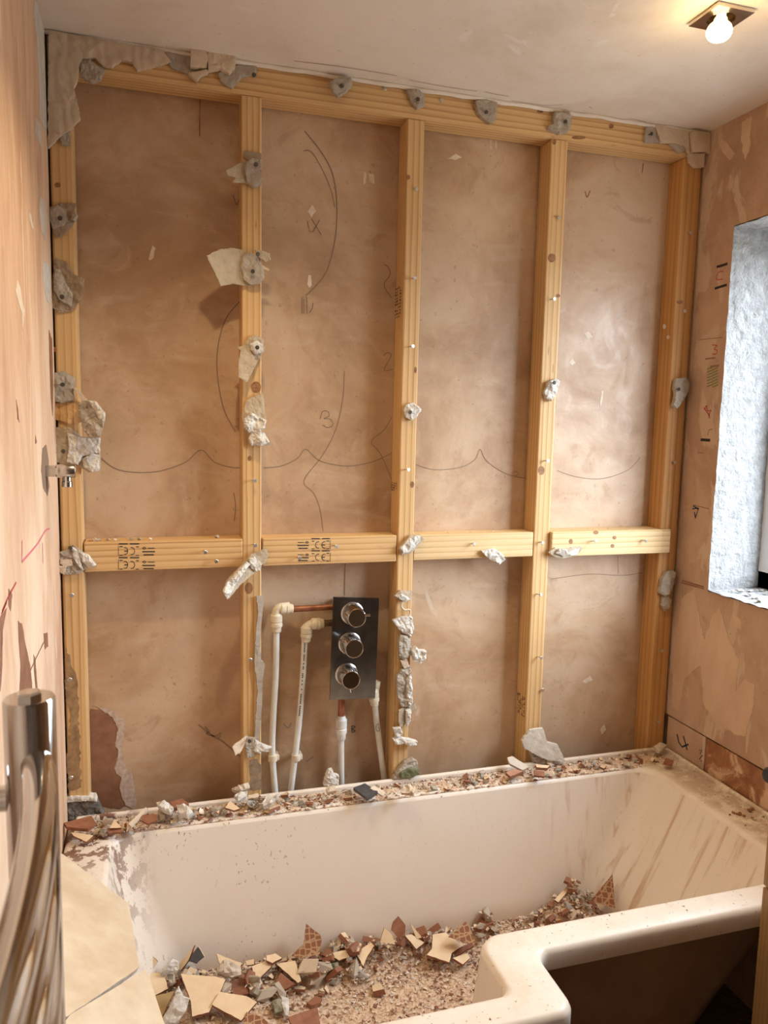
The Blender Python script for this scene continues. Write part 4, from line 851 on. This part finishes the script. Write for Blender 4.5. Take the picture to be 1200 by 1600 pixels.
# ================================================================== two big cream tiles leaning in the left end of the bath
def pnorm(a, b, c):
    n_ = (b-a).cross(c-a).normalized(); return n_ if n_.z > 0 else -n_
def slab(name, pts, P, N, th, mats, label, cat, group=None, jag=0., seed=1, seg=.01):
    pl_ = FreePlane(P, N); uv = [pl_.uv(p) for p in pts]
    uv0 = uv; 
    o = sheet(name, uv, pl_, th, mats, None, jag=jag, seed=seed, seg=seg)
    return tag(o, label, cat, group)
M['tile_edge'] = plain('tile_bisque', (.66, .58, .48), .8, c2=(.45, .36, .28), scale=50)
slab('wall_tile', [(90, 1338), (198, 1419), (213, 1519), (205, 1526), (100, 1598), (60, 1598), (40, 1400), (60, 1340)], at(92, 1340, Z=.590), pnorm(at(92, 1340, Z=.590), at(213, 1519, Z=.535), at(100, 1598, Z=.605)), .010, ['travertine', 'tile_edge'], 'large cream travertine tile with a snapped corner lying at the left end of the bath', 'tile', 'large cream tiles in the bath', jag=.0006)
slab('wall_tile', [(224, 1521), (262, 1640), (140, 1700), (60, 1650), (104, 1594)], at(224, 1521, Z=.525), pnorm(at(224, 1521, Z=.525), at(104, 1594, Z=.602), at(262, 1640, Z=.500)), .010, ['travertine', 'tile_edge'], 'lower cream travertine tile in front of the snapped one', 'tile', 'large cream tiles in the bath')
MB().tube([at(112, 1590, Z=.588), at(150, 1564, Z=.566), at(190, 1538, Z=.540)], .004, 6).build('adhesive_ridge', 'white_core')
_ar = COL.objects['adhesive_ridge']; tag(_ar, 'white adhesive ridge in the gap between the two large cream tiles', 'adhesive')

# ================================================================== rubble
TC = ['tile_cream', 'terracotta']
SHPX = []
def shard(px, z, N, mats, label, name='tile_shard', cat='tile shard', th=.008, relief=0, group=None, seed=1, jag=.0006, zpix=None):
    c = (sum(p[0] for p in px)/len(px), sum(p[1] for p in px)/len(px))
    SHPX.append((min(p[0] for p in px)+2, max(p[0] for p in px)-2, min(p[1] for p in px)+2, max(p[1] for p in px)-2))
    pl_ = FreePlane(at(*c, Z=z), N); uv = [pl_.uv(p) for p in px]
    o = sheet(name, uv, pl_, th, mats, None, relief=relief, jag=jag, seed=seed, seg=.007)
    return tag(o, label, cat, group)
GT, GRM = 'rubble in the bath', 'rubble on the back rim of the bath'
UPR = (-.15, -.85, .45); FLT = (.05, -.35, .93); LFL = (-.2, -.45, .85)
WAF = ['waffle', 'terracotta']; BR = ['terracotta', 'terracotta']
for i, (px, z, N, mt, lb) in enumerate((
    ([(228, 1473), (234, 1486), (247, 1502), (238, 1517), (213, 1526), (218, 1500)], .272, UPR, TC, 'upright pointed cream shard beside the snapped corner tile'),
    ([(310, 1478), (320, 1494), (308, 1505), (296, 1501), (302, 1488)], .274, UPR, ['slate', 'tile_cream'], 'dark slate-grey shard standing against the bath side'),
    ([(306, 1477), (297, 1500), (284, 1517), (282, 1507)], .264, (-.5, -.7, .5), TC, 'narrow cream shard left of the dark slate shard'),
    ([(282, 1525), (336, 1529), (352, 1534), (344, 1552), (326, 1585), (300, 1592), (298, 1568)], .245, FLT, TC, 'large four-sided cream shard in the left rubble heap'),
    ([(343, 1553), (385, 1560), (401, 1569), (376, 1598), (356, 1587), (331, 1573)], .235, FLT, TC, 'broad cream shard right of the large four-sided one'),
    ([(338, 1492), (378, 1507), (372, 1516), (343, 1508)], .258, (0, -.6, .8), TC, 'thin cream shard behind the grey plaster chunk'),
    ([(386, 1515), (395, 1520), (397, 1550), (388, 1555), (380, 1530)], .225, (.6, -.6, .5), BR, 'dark brown shard standing on edge between two cream shards'),
    ([(355, 1538), (378, 1530), (388, 1555), (366, 1562)], .215, FLT, BR, 'flat wet-brown shard above the broad cream one'),
    ([(227, 1523), (256, 1523), (262, 1548), (240, 1560)], .240, FLT, TC, 'dusty cream shard half under the lower travertine tile'),
    ([(240, 1560), (272, 1552), (250, 1598)], .255, FLT, ['tan_tile', 'terracotta'], 'mustard-brown triangular shard beside the lower travertine tile'),
    ([(478, 1443), (500, 1460), (503, 1468), (497, 1490), (468, 1497), (455, 1493), (474, 1475)], .262, UPR, WAF, 'tall waffle-backed brown shard leaning on the bath side'),
    ([(432, 1508), (462, 1503), (471, 1535), (466, 1538)], .215, LFL, TC, 'cream triangular shard with a thick dark edge, left of the waffle-backed shard'),
    ([(393, 1513), (415, 1505), (425, 1511), (406, 1531), (396, 1528)], .222, FLT, TC, 'cream five-sided shard right of the dark edge-standing shard'),
    ([(416, 1496), (430, 1493), (440, 1500), (425, 1508), (416, 1504)], .236, FLT, TC, 'small square cream shard at the foot of the bath side'),
    ([(440, 1522), (461, 1540), (440, 1551), (428, 1548), (430, 1538)], .208, LFL, BR, 'rust-brown shard below the thick-edged triangle'),
    ([(386, 1583), (412, 1592), (424, 1604), (380, 1604)], .225, LFL, WAF, 'waffle-backed brown shard at the very bottom of the photo'),
    ([(450, 1592), (495, 1577), (500, 1604), (455, 1606)], .205, FLT, BR, 'broad red-brown shard at the bottom edge amid fine dust'),
    ([(519, 1490), (540, 1487), (547, 1497), (530, 1503), (522, 1498)], .215, LFL, ['tile_cream', 'terracotta'], 'peach-coloured shard right of the waffle-backed one'),
    ([(556, 1490), (580, 1475), (585, 1480), (574, 1497), (568, 1512)], .215, LFL, TC, 'kite-shaped cream shard in the middle of the rubble row'),
    ([(622, 1431), (633, 1445), (632, 1458), (622, 1465), (611, 1453), (614, 1440)], .264, UPR, BR, 'leaf-shaped red-brown shard standing against the bath side'),
    ([(600, 1449), (612, 1460), (617, 1475), (605, 1472), (593, 1472)], .250, UPR, TC, 'leaf-shaped cream shard left of the red-brown leaf'),
    ([(640, 1441), (658, 1464), (650, 1466)], .258, UPR, TC, 'slim white sliver right of the red-brown leaf-shaped shard'),
    ([(632, 1465), (642, 1463), (662, 1476), (650, 1486)], .212, FLT, TC, 'cream oblong shard below the white sliver'),
    ([(675, 1463), (695, 1460), (722, 1481), (705, 1492), (701, 1507), (666, 1495), (674, 1485)], .208, FLT, TC, 'largest cream shard left of the bath corner'),
    ([(727, 1440), (734, 1450), (741, 1470), (735, 1475), (700, 1464)], .248, (-.2, -.7, .6), WAF, 'waffle-backed shard beside the bath corner'),
    ([(706, 1500), (730, 1492), (733, 1500), (722, 1510)], .195, FLT, TC, 'small cream shard below the largest one'),
    ([(708, 1488), (738, 1474), (740, 1480), (712, 1496)], .200, LFL, BR, 'long narrow brown shard against the bath corner'),
    ([(957, 1366), (961, 1418), (940, 1412), (922, 1408)], .262, (-.45, -.75, .35), WAF, 'tall brown triangular shard at the sloping bath end'),
    ([(866, 1408), (888, 1384), (893, 1387), (872, 1412)], .262, LFL, TC, 'pale splinter on top of the right-hand heap'),
    ([(836, 1414), (846, 1416), (846, 1428), (836, 1427)], .205, UPR, BR, 'small brown block at the left of the right-hand heap'),
    ([(752, 1446), (762, 1446), (762, 1454), (752, 1455)], .205, UPR, BR, 'small brown block behind the bath corner'))):
    if mt[0] == 'tan_tile' and 'tan_tile' not in M: M['tan_tile'] = plain('tan_tile', (.34, .22, .09), .5, c2=(.28, .17, .07), scale=20)
    shard(px, z, N, mt, lb, group=GT, seed=i+100)
for i, (px, z, N, mt, rel, lb) in enumerate((
    ([(252, 1515), (270, 1498), (279, 1502), (279, 1514), (265, 1519), (254, 1524)], .262, UPR, 'white_core', .012, 'white plaster lump right of the upright pointed shard'),
    ([(338, 1514), (352, 1501), (376, 1513), (377, 1525), (362, 1530), (340, 1524)], .256, (0, -.6, .8), 'lump', .014, 'grey plaster chunk at the left of the rubble heap'),
    ([(279, 1540), (286, 1556), (297, 1560), (290, 1580), (275, 1602), (250, 1602), (264, 1574)], .26, UPR, 'white_core', .010, 'pointed white board splinter beside the lower travertine tile'),
    ([(448, 1495), (462, 1493), (464, 1502), (450, 1503)], .215, FLT, 'lump', .008, 'small grey lump at the foot of the waffle-backed shard'),
    ([(262, 1522), (272, 1520), (276, 1534), (266, 1540)], .235, UPR, 'lump', .008, 'grey lump under the white plaster lump'),
    ([(424, 1569), (440, 1566), (446, 1582), (428, 1588)], .205, FLT, 'mossy', .008, 'greenish pebble of plaster in the dusty patch'),
    ([(438, 1560), (450, 1563), (450, 1592), (444, 1590)], .205, FLT, 'white_core', .006, 'pale upright plaster sliver beside the greenish pebble'),
    ([(516, 1505), (528, 1503), (533, 1514), (520, 1518)], .205, UPR, 'mossy', .008, 'olive-grey lump below the peach-coloured shard'))):
    shard(px, z, N, [mt], lb, 'plaster_chunk', 'plaster chunk', .010, rel, GT, i+150, .0015)
# on the back rim
RF = (0.03, -.12, 1); RT_ = (-.1, -.5, .85)
for i, (px, z, N, mt, lb) in enumerate((
    ([(100, 1290), (143, 1279), (150, 1290), (138, 1300), (105, 1297)], .590, RF, BR, 'brown tile shard at the far left of the back rim'),
    ([(112, 1303), (147, 1308), (136, 1318), (116, 1309)], .575, RT_, TC, 'cream-faced wedge shard hanging over the left end of the rim'),
    ([(172, 1297), (180, 1283), (190, 1296)], .585, RT_, TC, 'small cream triangle on a brown shard on the back rim'),
    ([(168, 1297), (190, 1297), (192, 1302), (170, 1305)], .575, RT_, BR, 'brown shard under the small cream triangle'),
    ([(201, 1290), (228, 1264), (232, 1266), (206, 1294)], .590, RT_, ['filler', 'filler'], 'thin white stick lying across the back rim rubble'),
    ([(221, 1276), (245, 1275), (246, 1284), (232, 1290), (222, 1285)], .585, RT_, BR, 'five-sided brown shard right of the white stick'),
    ([(265, 1258), (285, 1252), (295, 1260), (272, 1268)], .590, RF, BR, 'flat brown shard behind the white lumps on the rim'),
    ([(352, 1265), (360, 1254), (375, 1266), (366, 1269)], .580, RT_, TC, 'small cream shard on the rim left of the second stud'),
    ([(552, 1235), (570, 1228), (590, 1241), (574, 1252)], .585, RF, ['slate', 'slate'], 'dark square tile piece on the rim under the valve'),
    ([(578, 1234), (584, 1230), (602, 1240), (598, 1246)], .585, RT_, ['filler', 'filler'], 'white sliver right of the dark square tile piece'),
    ([(790, 1211), (802, 1205), (818, 1209), (797, 1217)], .578, RF, ['pink_tile', 'terracotta'], 'pinkish tile shard on the rim left of the leaning offcut'),
    ([(834, 1206), (850, 1208), (850, 1216), (834, 1214)], .578, RT_, BR, 'small brown brick-like shard below the leaning offcut'),
    ([(836, 1198), (858, 1200), (855, 1204), (838, 1203)], .582, RF, TC, 'thin cream shard just below the leaning offcut'),
    ([(792, 1186), (800, 1184), (826, 1201), (816, 1206), (796, 1196)], .590, RT_, ['board_cut', 'board_cut'], 'pale board strip lying against the fourth stud'),
    ([(1040, 1188), (1052, 1192), (1050, 1198), (1036, 1195)], .575, RF, BR, 'dark oblong shard at the right end of the rim rubble'))):
    if mt[0] == 'pink_tile' and 'pink_tile' not in M: M['pink_tile'] = plain('pink_tile', (.50, .27, .19), .6, c2=(.4, .2, .13), scale=40)
    shard(px, z, N, mt, lb, group=GRM, seed=i+200)
for i, (px, z, N, mt, rel, lb) in enumerate((
    ([(245, 1258), (258, 1254), (272, 1266), (266, 1274), (250, 1268)], .595, RT_, 'white_core', .012, 'white plaster lump on the left part of the back rim'),
    ([(276, 1262), (288, 1260), (302, 1272), (294, 1280), (280, 1273)], .588, RT_, 'white_core', .012, 'second white plaster lump, right of the first on the back rim'),
    ([(362, 1236), (388, 1226), (391, 1235), (374, 1241)], .592, RT_, 'lump', .008, 'flat pumice-like lump at the foot of the second stud'),
    ([(366, 1248), (376, 1240), (387, 1240), (384, 1248), (372, 1256)], .588, RT_, 'white_core', .010, 'white crumb pile in front of the second stud'),
    ([(387, 1246), (404, 1243), (404, 1249), (388, 1252)], .582, RT_, 'cream_board', .004, 'cream board stub in front of the second stud'),
    ([(411, 1256), (418, 1243), (428, 1250), (438, 1240), (434, 1250), (424, 1259), (412, 1263)], .585, RT_, 'white_core', .008, 'torn white plaster flake at the foot of the first pipe'),
    ([(627, 1233), (640, 1228), (649, 1238), (645, 1244), (627, 1242)], .585, RT_, 'cream_board', .010, 'cream plaster block on the rim below the middle stud'),
    ([(509, 1234), (522, 1231), (525, 1239), (512, 1242)], .585, RT_, 'cream_board', .006, 'cream block on the rim under the middle pipe'),
    ([(1020, 1171), (1030, 1165), (1042, 1169), (1030, 1178)], .580, RF, 'lump', .006, 'pale plaster lump in the right corner of the rim'))):
    shard(px, z, N, [mt], lb, 'plaster_chunk', 'plaster chunk', .010, rel, GRM, i+250, .0015)
scrap('black mouldy board end with a white top in the left corner behind the bath', [('board', [(103, 1242), (150, 1240), (158, 1256), (166, 1270), (150, 1278), (106, 1276)], 'mouldy', .020, .004, 0, None), ('plaster_crust', [(102, 1240), (112, 1237), (150, 1238), (153, 1245), (140, 1244), (106, 1246)], WC, .024, .004, .001, None)], Y=.020, name='board_offcut', cat='board offcut', group=GRM, seed=41)
scrap('white plaster spike behind the bath rim beside the middle pipe', [('gypsum', [(504, 1224), (508, 1208), (513, 1200), (518, 1199), (521, 1207), (528, 1209), (527, 1222)], WC, .014, .008, 0, None)], Y=.005, name='plaster_chunk', cat='plaster chunk', group=GRM, seed=42)
scrap('greenish mouldy plaster wedge at the foot of the middle stud', [('gypsum', [(610, 1216), (620, 1200), (630, 1188), (642, 1182), (650, 1187), (651, 1200), (640, 1214)], GC, .014, .006, 0, None), ('mould', [(624, 1204), (636, 1198), (652, 1198), (654, 1206), (640, 1212), (622, 1212)], plain('green_mould', (.12, .13, .06), .9, c2=(.2, .2, .11), scale=50), .012, .005, .010, None)], Y=-.002, name='plaster_chunk', cat='plaster chunk', group=GRM, seed=43)
for i, px in enumerate(((725, 1208), (740, 1206), (762, 1202))):
    o = sheet('mould_lump', [BackPlane(.02).uv(p) for p in ell(px[0], px[1], 8, 5, 9)], BackPlane(.02), .012, 'mouldy', None, relief=.006, seed=60+i)
    tag(o, 'black mouldy lump behind the rim between the middle and fourth studs', 'mould lump', 'black lumps behind the rim')

# ---- small fragments: a few prototypes, copied one by one and dropped onto a height field
def proto_tile(seed):
    r = random.Random(seed); n = r.choice((3, 4, 4, 5)); a0 = r.random()*6.28
    pts = [((r.uniform(.7, 1.15))*math.cos(a0+2*PI*i/n+r.uniform(-.25, .25)), r.uniform(.5, 1.0)*math.sin(a0+2*PI*i/n)) for i in range(n)]
    h = r.uniform(.16, .34); vs = [(x, y, -h) for x, y in pts]+[(x*.97, y*.97, h) for x, y in pts]
    fs = [tuple(reversed(range(n))), tuple(range(n, 2*n))]+[(i, (i+1) % n, n+(i+1) % n, n+i) for i in range(n)]
    return vs, fs, [1, 0]+[1]*n, h
def proto_lump(seed):
    r = random.Random(seed); bm = bmesh.new()
    for _ in range(11):
        v = Vector((r.gauss(0, 1), r.gauss(0, 1), r.gauss(0, 1))).normalized(); bm.verts.new((v.x*r.uniform(.7, 1.1), v.y*r.uniform(.6, 1), v.z*.6))
    bmesh.ops.convex_hull(bm, input=bm.verts[:]); bmesh.ops.delete(bm, geom=[v for v in bm.verts if not v.link_faces], context='VERTS')
    bm.verts.index_update(); vs = [tuple(v.co) for v in bm.verts]; fs = [tuple(v.index for v in f.verts) for f in bm.faces]; bm.free()
    return vs, fs, [0]*len(fs), .45
PROTO = []
for k in range(8):
    vs, fs, mi, h = proto_tile(k+3)
    for mats in (['tile_cream', 'terracotta'], ['terracotta', 'terracotta']):
        me = bpy.data.meshes.new('tile_fragment'); me.from_pydata(vs, [], fs); [me.materials.append(M[m]) for m in mats]; me.polygons.foreach_set('material_index', mi); PROTO.append(('tile_fragment', me, h))
for k in range(6):
    vs, fs, mi, h = proto_lump(k+9)
    for mt in ('lump', 'cream_board', 'white_core')[:2 if k % 2 else 3]:
        me = bpy.data.meshes.new('plaster_fragment'); me.from_pydata(vs, [], fs); me.materials.append(M[mt]); PROTO.append(('plaster_fragment', me, h))
class Field:
    def __init__(s, base): s.h = {}; s.base = base; s.c = .006
    def get(s, x, y): return s.h.get((int(x//s.c), int(y//s.c)), None)
    def z(s, x, y): g = s.get(x, y); return s.base(x, y) if g is None else g
    def drop(s, x, y, r, th):
        cells = []; R = int(r/s.c)+1; i0, j0 = int(x//s.c), int(y//s.c)
        for i in range(i0-R, i0+R+1):
            for j in range(j0-R, j0+R+1):
                if ((i+.5)*s.c-x)**2+((j+.5)*s.c-y)**2 <= (r*.75)**2 or (i, j) == (i0, j0): cells.append((i, j))
        hs = sorted(s.z((i+.5)*s.c, (j+.5)*s.c) for i, j in cells); z = hs[int(len(hs)*.55)]
        for c in cells: s.h[c] = max(s.z((c[0]+.5)*s.c, (c[1]+.5)*s.c), z+th*.7)
        return z
def scatter(n, place, field, smin, smax, tilt, labels, group, seed, browns=.5):
    r = random.Random(seed)
    for _ in range(n):
        x, y, sc = place(r); sz = sc*(smin+(smax-smin)*r.random()**2.2)
        v_ = Vector((x, y, field.z(x, y)+.01))-CAM; px_ = 600+FPX*v_.dot(RT)/v_.dot(FW); py_ = 800-FPX*v_.dot(UP)/v_.dot(FW)
        if any(a <= px_ <= b and c <= py_ <= d for a, b, c, d in SHPX): continue          # leave the big pieces lying on top of the heap uncovered
        nm, me, h = r.choice(PROTO)
        tl = r.gauss(0, tilt); th = sz*2*h*.75 + sz*abs(math.sin(tl))*.8
        z = field.drop(x, y, sz*.8, th*.8)
        o = bpy.data.objects.new(nm, me); COL.objects.link(o)
        o.scale = (sz, sz*r.uniform(.6, 1), sz*r.uniform(.7, 1.1)); o.rotation_euler = (tl, r.gauss(0, tilt), r.random()*6.28); o.location = (x, y, z+th*.5)
        what = ('small cream-faced tile fragment' if me.materials[0].name == 'tile_cream' else 'small red-brown tile fragment') if nm == 'tile_fragment' else {'plaster_lump': 'small grey-brown plaster fragment', 'cream_adhesive': 'small cream adhesive fragment'}.get(me.materials[0].name, 'small white plaster fragment')
        if callable(labels): lb_ = labels(x)
        else: lb_ = labels
        tag(o, what+' '+lb_, 'tile fragment' if nm == 'tile_fragment' else 'plaster fragment', group)
def heap(x, y):
    z = .172 + .072*math.exp(-((x-1.285)/.075)**2-((y+.20)/.07)**2) + .034*math.exp(-((y+.165)/.04)**2)
    return z + .045*math.exp(-((x-.33)/.17)**2-((y+.30)/.13)**2)
fld_b = Field(heap)
def pl_rim(r):
    for _ in range(50):
        x = r.uniform(.05, 1.62); 
        dens = 1. if x < .75 else (.45 if x < 1.22 else 1.)
        if r.random() < dens: break
    y = r.uniform(-.088, -.028) if x > .15 else r.uniform(-.11, -.03)
    return x, y, (1.3 if x < .5 else 1.0)
fld_r = Field(lambda x, y: RZ+.001)
scatter(310, pl_rim, fld_r, .005, .017, .35, lambda x: 'on the back rim '+('left of the second stud' if x < .42 else 'below the shower valve' if x < .86 else 'between the middle and fourth studs' if x < 1.24 else 'right of the fourth stud'), GRM, 11)
def pl_left(r):
    x = r.uniform(.17, .72); y = -.165 - abs(r.gauss(0, .045)) - .03*max(0, .5-x)*3
    if x < .45 and r.random() < .6: y = r.uniform(-.42, -.16)
    return x, max(y, -.6), 1.25
def pl_mid(r): x = r.uniform(.6, 1.06); return x, -.155-abs(r.gauss(0, .028)), .95
def pl_right(r): x = r.gauss(1.27, .055); x = min(max(x, 1.08), 1.375); return x, -.165-abs(r.gauss(0, .05)), .95
scatter(180, pl_left, fld_b, .010, .031, .4, 'in the left-hand heap in the bath', GT, 21); scatter(130, pl_mid, fld_b, .009, .027, .4, 'in the row along the middle of the bath', GT, 22); scatter(100, pl_right, fld_b, .008, .022, .45, 'in the right-hand heap in the bath', GT, 23)
r_ = random.Random(91)
def flake(name, x, y, z, sz, label, cat, group, k):
    nm, me, h = PROTO[k]; o = bpy.data.objects.new(name, me); COL.objects.link(o); o.scale = (sz, sz*.8, sz*.45); o.rotation_euler = (r_.gauss(0, .1), r_.gauss(0, .1), r_.random()*6.28); o.location = (x, y, z+sz*.2)
    tag(o, label, cat, group)
for k in range(22):
    flake('plaster_flake', r_.uniform(1.72, 1.85), r_.uniform(-.40, -.16), WZ0+.006, r_.uniform(.007, .018), 'broken white plaster flake lying on the window sill', 'plaster flake', 'flakes on the window sill', 18 + 5*(k % 2))
for k in range(14):
    p = at(r_.gauss(1168, 14), r_.gauss(1272, 5), Z=RZ); flake('plaster_fragment', min(p.x, W-.022), p.y, RZ+.001, r_.uniform(.004, .009), 'small brown fragment on the right rim beside the cabinet', 'plaster fragment', 'rubble on the right rim of the bath', r_.choice((1, 3, 5, 16)))
# crumbs on the noggins, one by one
r_ = random.Random(77)
for px in ((129, 845), (141, 845), (148, 843), (153, 843), (168, 843), (205, 840), (218, 843), (235, 843), (339, 840), (180, 845), (700, 831), (735, 830), (770, 830), (893, 828), (918, 827), (950, 826), (985, 825), (1000, 824)):
    Y = .02 if px[0] < 600 else .015
    p = at(px[0], px[1], Y=Y); sz = r_.uniform(.004, .009) if px[0] < 600 else .003
    nm, me, h = PROTO[16+r_.randrange(len(PROTO)-16)]
    o = bpy.data.objects.new('plaster_crumb', me); COL.objects.link(o); o.scale = (sz, sz, sz*1.1); o.rotation_euler = (0, 0, r_.random()*6); o.location = (p.x, Y, NT+sz*.45)
    tag(o, 'tiny white plaster crumb lying on top of the left noggin' if px[0] < 600 else 'tiny plaster crumb lying on top of a pale right-hand noggin', 'plaster crumb', 'crumbs on the noggins')

# ---- grit nobody could count
def grit(name, n, place, smin, smax, label, seed, mats=('crumb_l', 'crumb_b', 'white_core')):
    r = random.Random(seed); vs, fs, mi = [], [], []
    for _ in range(n):
        x, y, z = place(r); s = smin+(smax-smin)*r.random()**3; k = len(vs)
        for _i in range(4):
            v = Vector((r.gauss(0, 1), r.gauss(0, 1), r.gauss(0, .7))).normalized()*s*r.uniform(.7, 1.2); vs.append((x+v.x, y+v.y, z+abs(v.z)*.7+v.z*.3))
        fs += [(k, k+1, k+2), (k, k+3, k+1), (k+1, k+3, k+2), (k, k+2, k+3)]; c = r.choices(range(len(mats)), (6, 4, 1.4)[:len(mats)])[0]; mi += [c]*4
    o = mk(name, vs, fs, list(mats), None, False, mi); return tag(o, label, 'grit', kind='stuff')
nxr, nyr = 160, 10; vs, fs = [], []
for i in range(nxr+1):
    for j in range(nyr+1):
        x = .02+1.64*i/nxr; y = -.094+.070*j/nyr; e = math.sin(PI*j/nyr)
        dn = .55+.6*noise.noise(Vector((x*5, 1, 0))) if x < 1.25 else 1.1
        vs.append((x, y, RZ-.002+e*(.0045*dn+.007*noise.noise(Vector((x*30, y*30, 3)))+.004*noise.noise(Vector((x*90, y*90, 3))))))
for i in range(nxr):
    for j in range(nyr): k = i*(nyr+1)+j; fs.append((k, k+nyr+1, k+nyr+2, k+1))
tag(mk('rubble_dust', vs, fs, 'dust', None, True), 'thin drift of brown dust along the back rim of the bath', 'dust', kind='stuff')
def g_rim(r):
    x = r.uniform(.02, 1.66); y = -.012-abs(r.gauss(0, .042)); y = max(y, -.093); return x, y, fld_r.z(x, y)-.001
grit('tile_grit', 15000, g_rim, .0012, .0062, 'fine tile and plaster grit strewn along the back rim of the bath', 31)
def g_rr(r): y = r.uniform(-.50, -.03); x = W-.022-abs(r.gauss(0, .03)); return max(x, 1.59), y, RZ+.001
grit('tile_grit', 500, g_rr, .0012, .0035, 'sparse grit along the right rim of the bath', 32)
# bed of dust on the bath floor
nx, ny = 110, 60; vs, fs = [], []
X0, X1, Y0, Y1 = .19, 1.38, -.735, -.148
for i in range(nx+1):
    for j in range(ny+1):
        x = X0+(X1-X0)*i/nx; y = Y0+(Y1-Y0)*j/ny
        if x > .76: y = max(y, -.60)
        vs.append((x, y, heap(x, y)-.004+.008*noise.noise(Vector((x*9, y*9, 2)))+.006*noise.noise(Vector((x*40, y*40, 5)))))
for i in range(nx):
    for j in range(ny): k = i*(ny+1)+j; fs.append((k, k+ny+1, k+ny+2, k+1))
tag(mk('rubble_dust', vs, fs, 'dust', None, True), 'bed of brown and cream dust over the bath floor', 'dust', kind='stuff')
def g_tub(r):
    x = r.uniform(.2, 1.37); y = r.uniform(-.60, -.15) if r.random() < .7 else -.15-abs(r.gauss(0, .06)); 
    return x, y, max(fld_b.z(x, y)-.003, heap(x, y)-.002+.008*noise.noise(Vector((x*9, y*9, 2))))
grit('tile_grit', 26000, g_tub, .0014, .0075, 'fine tile and plaster grit covering the bath floor', 33)
def g_front(r):
    if r.random() < .6: return r.uniform(.82, 1.6), r.uniform(-.708, -.655), RZ+.0005
    return r.uniform(.3, .87), r.uniform(-.855, -.803), RZ+.0005
grit('tile_grit', 130, g_front, .0010, .0030, 'a few specks of grit on the front rim of the bath', 34, ('crumb_b', 'crumb_l'))
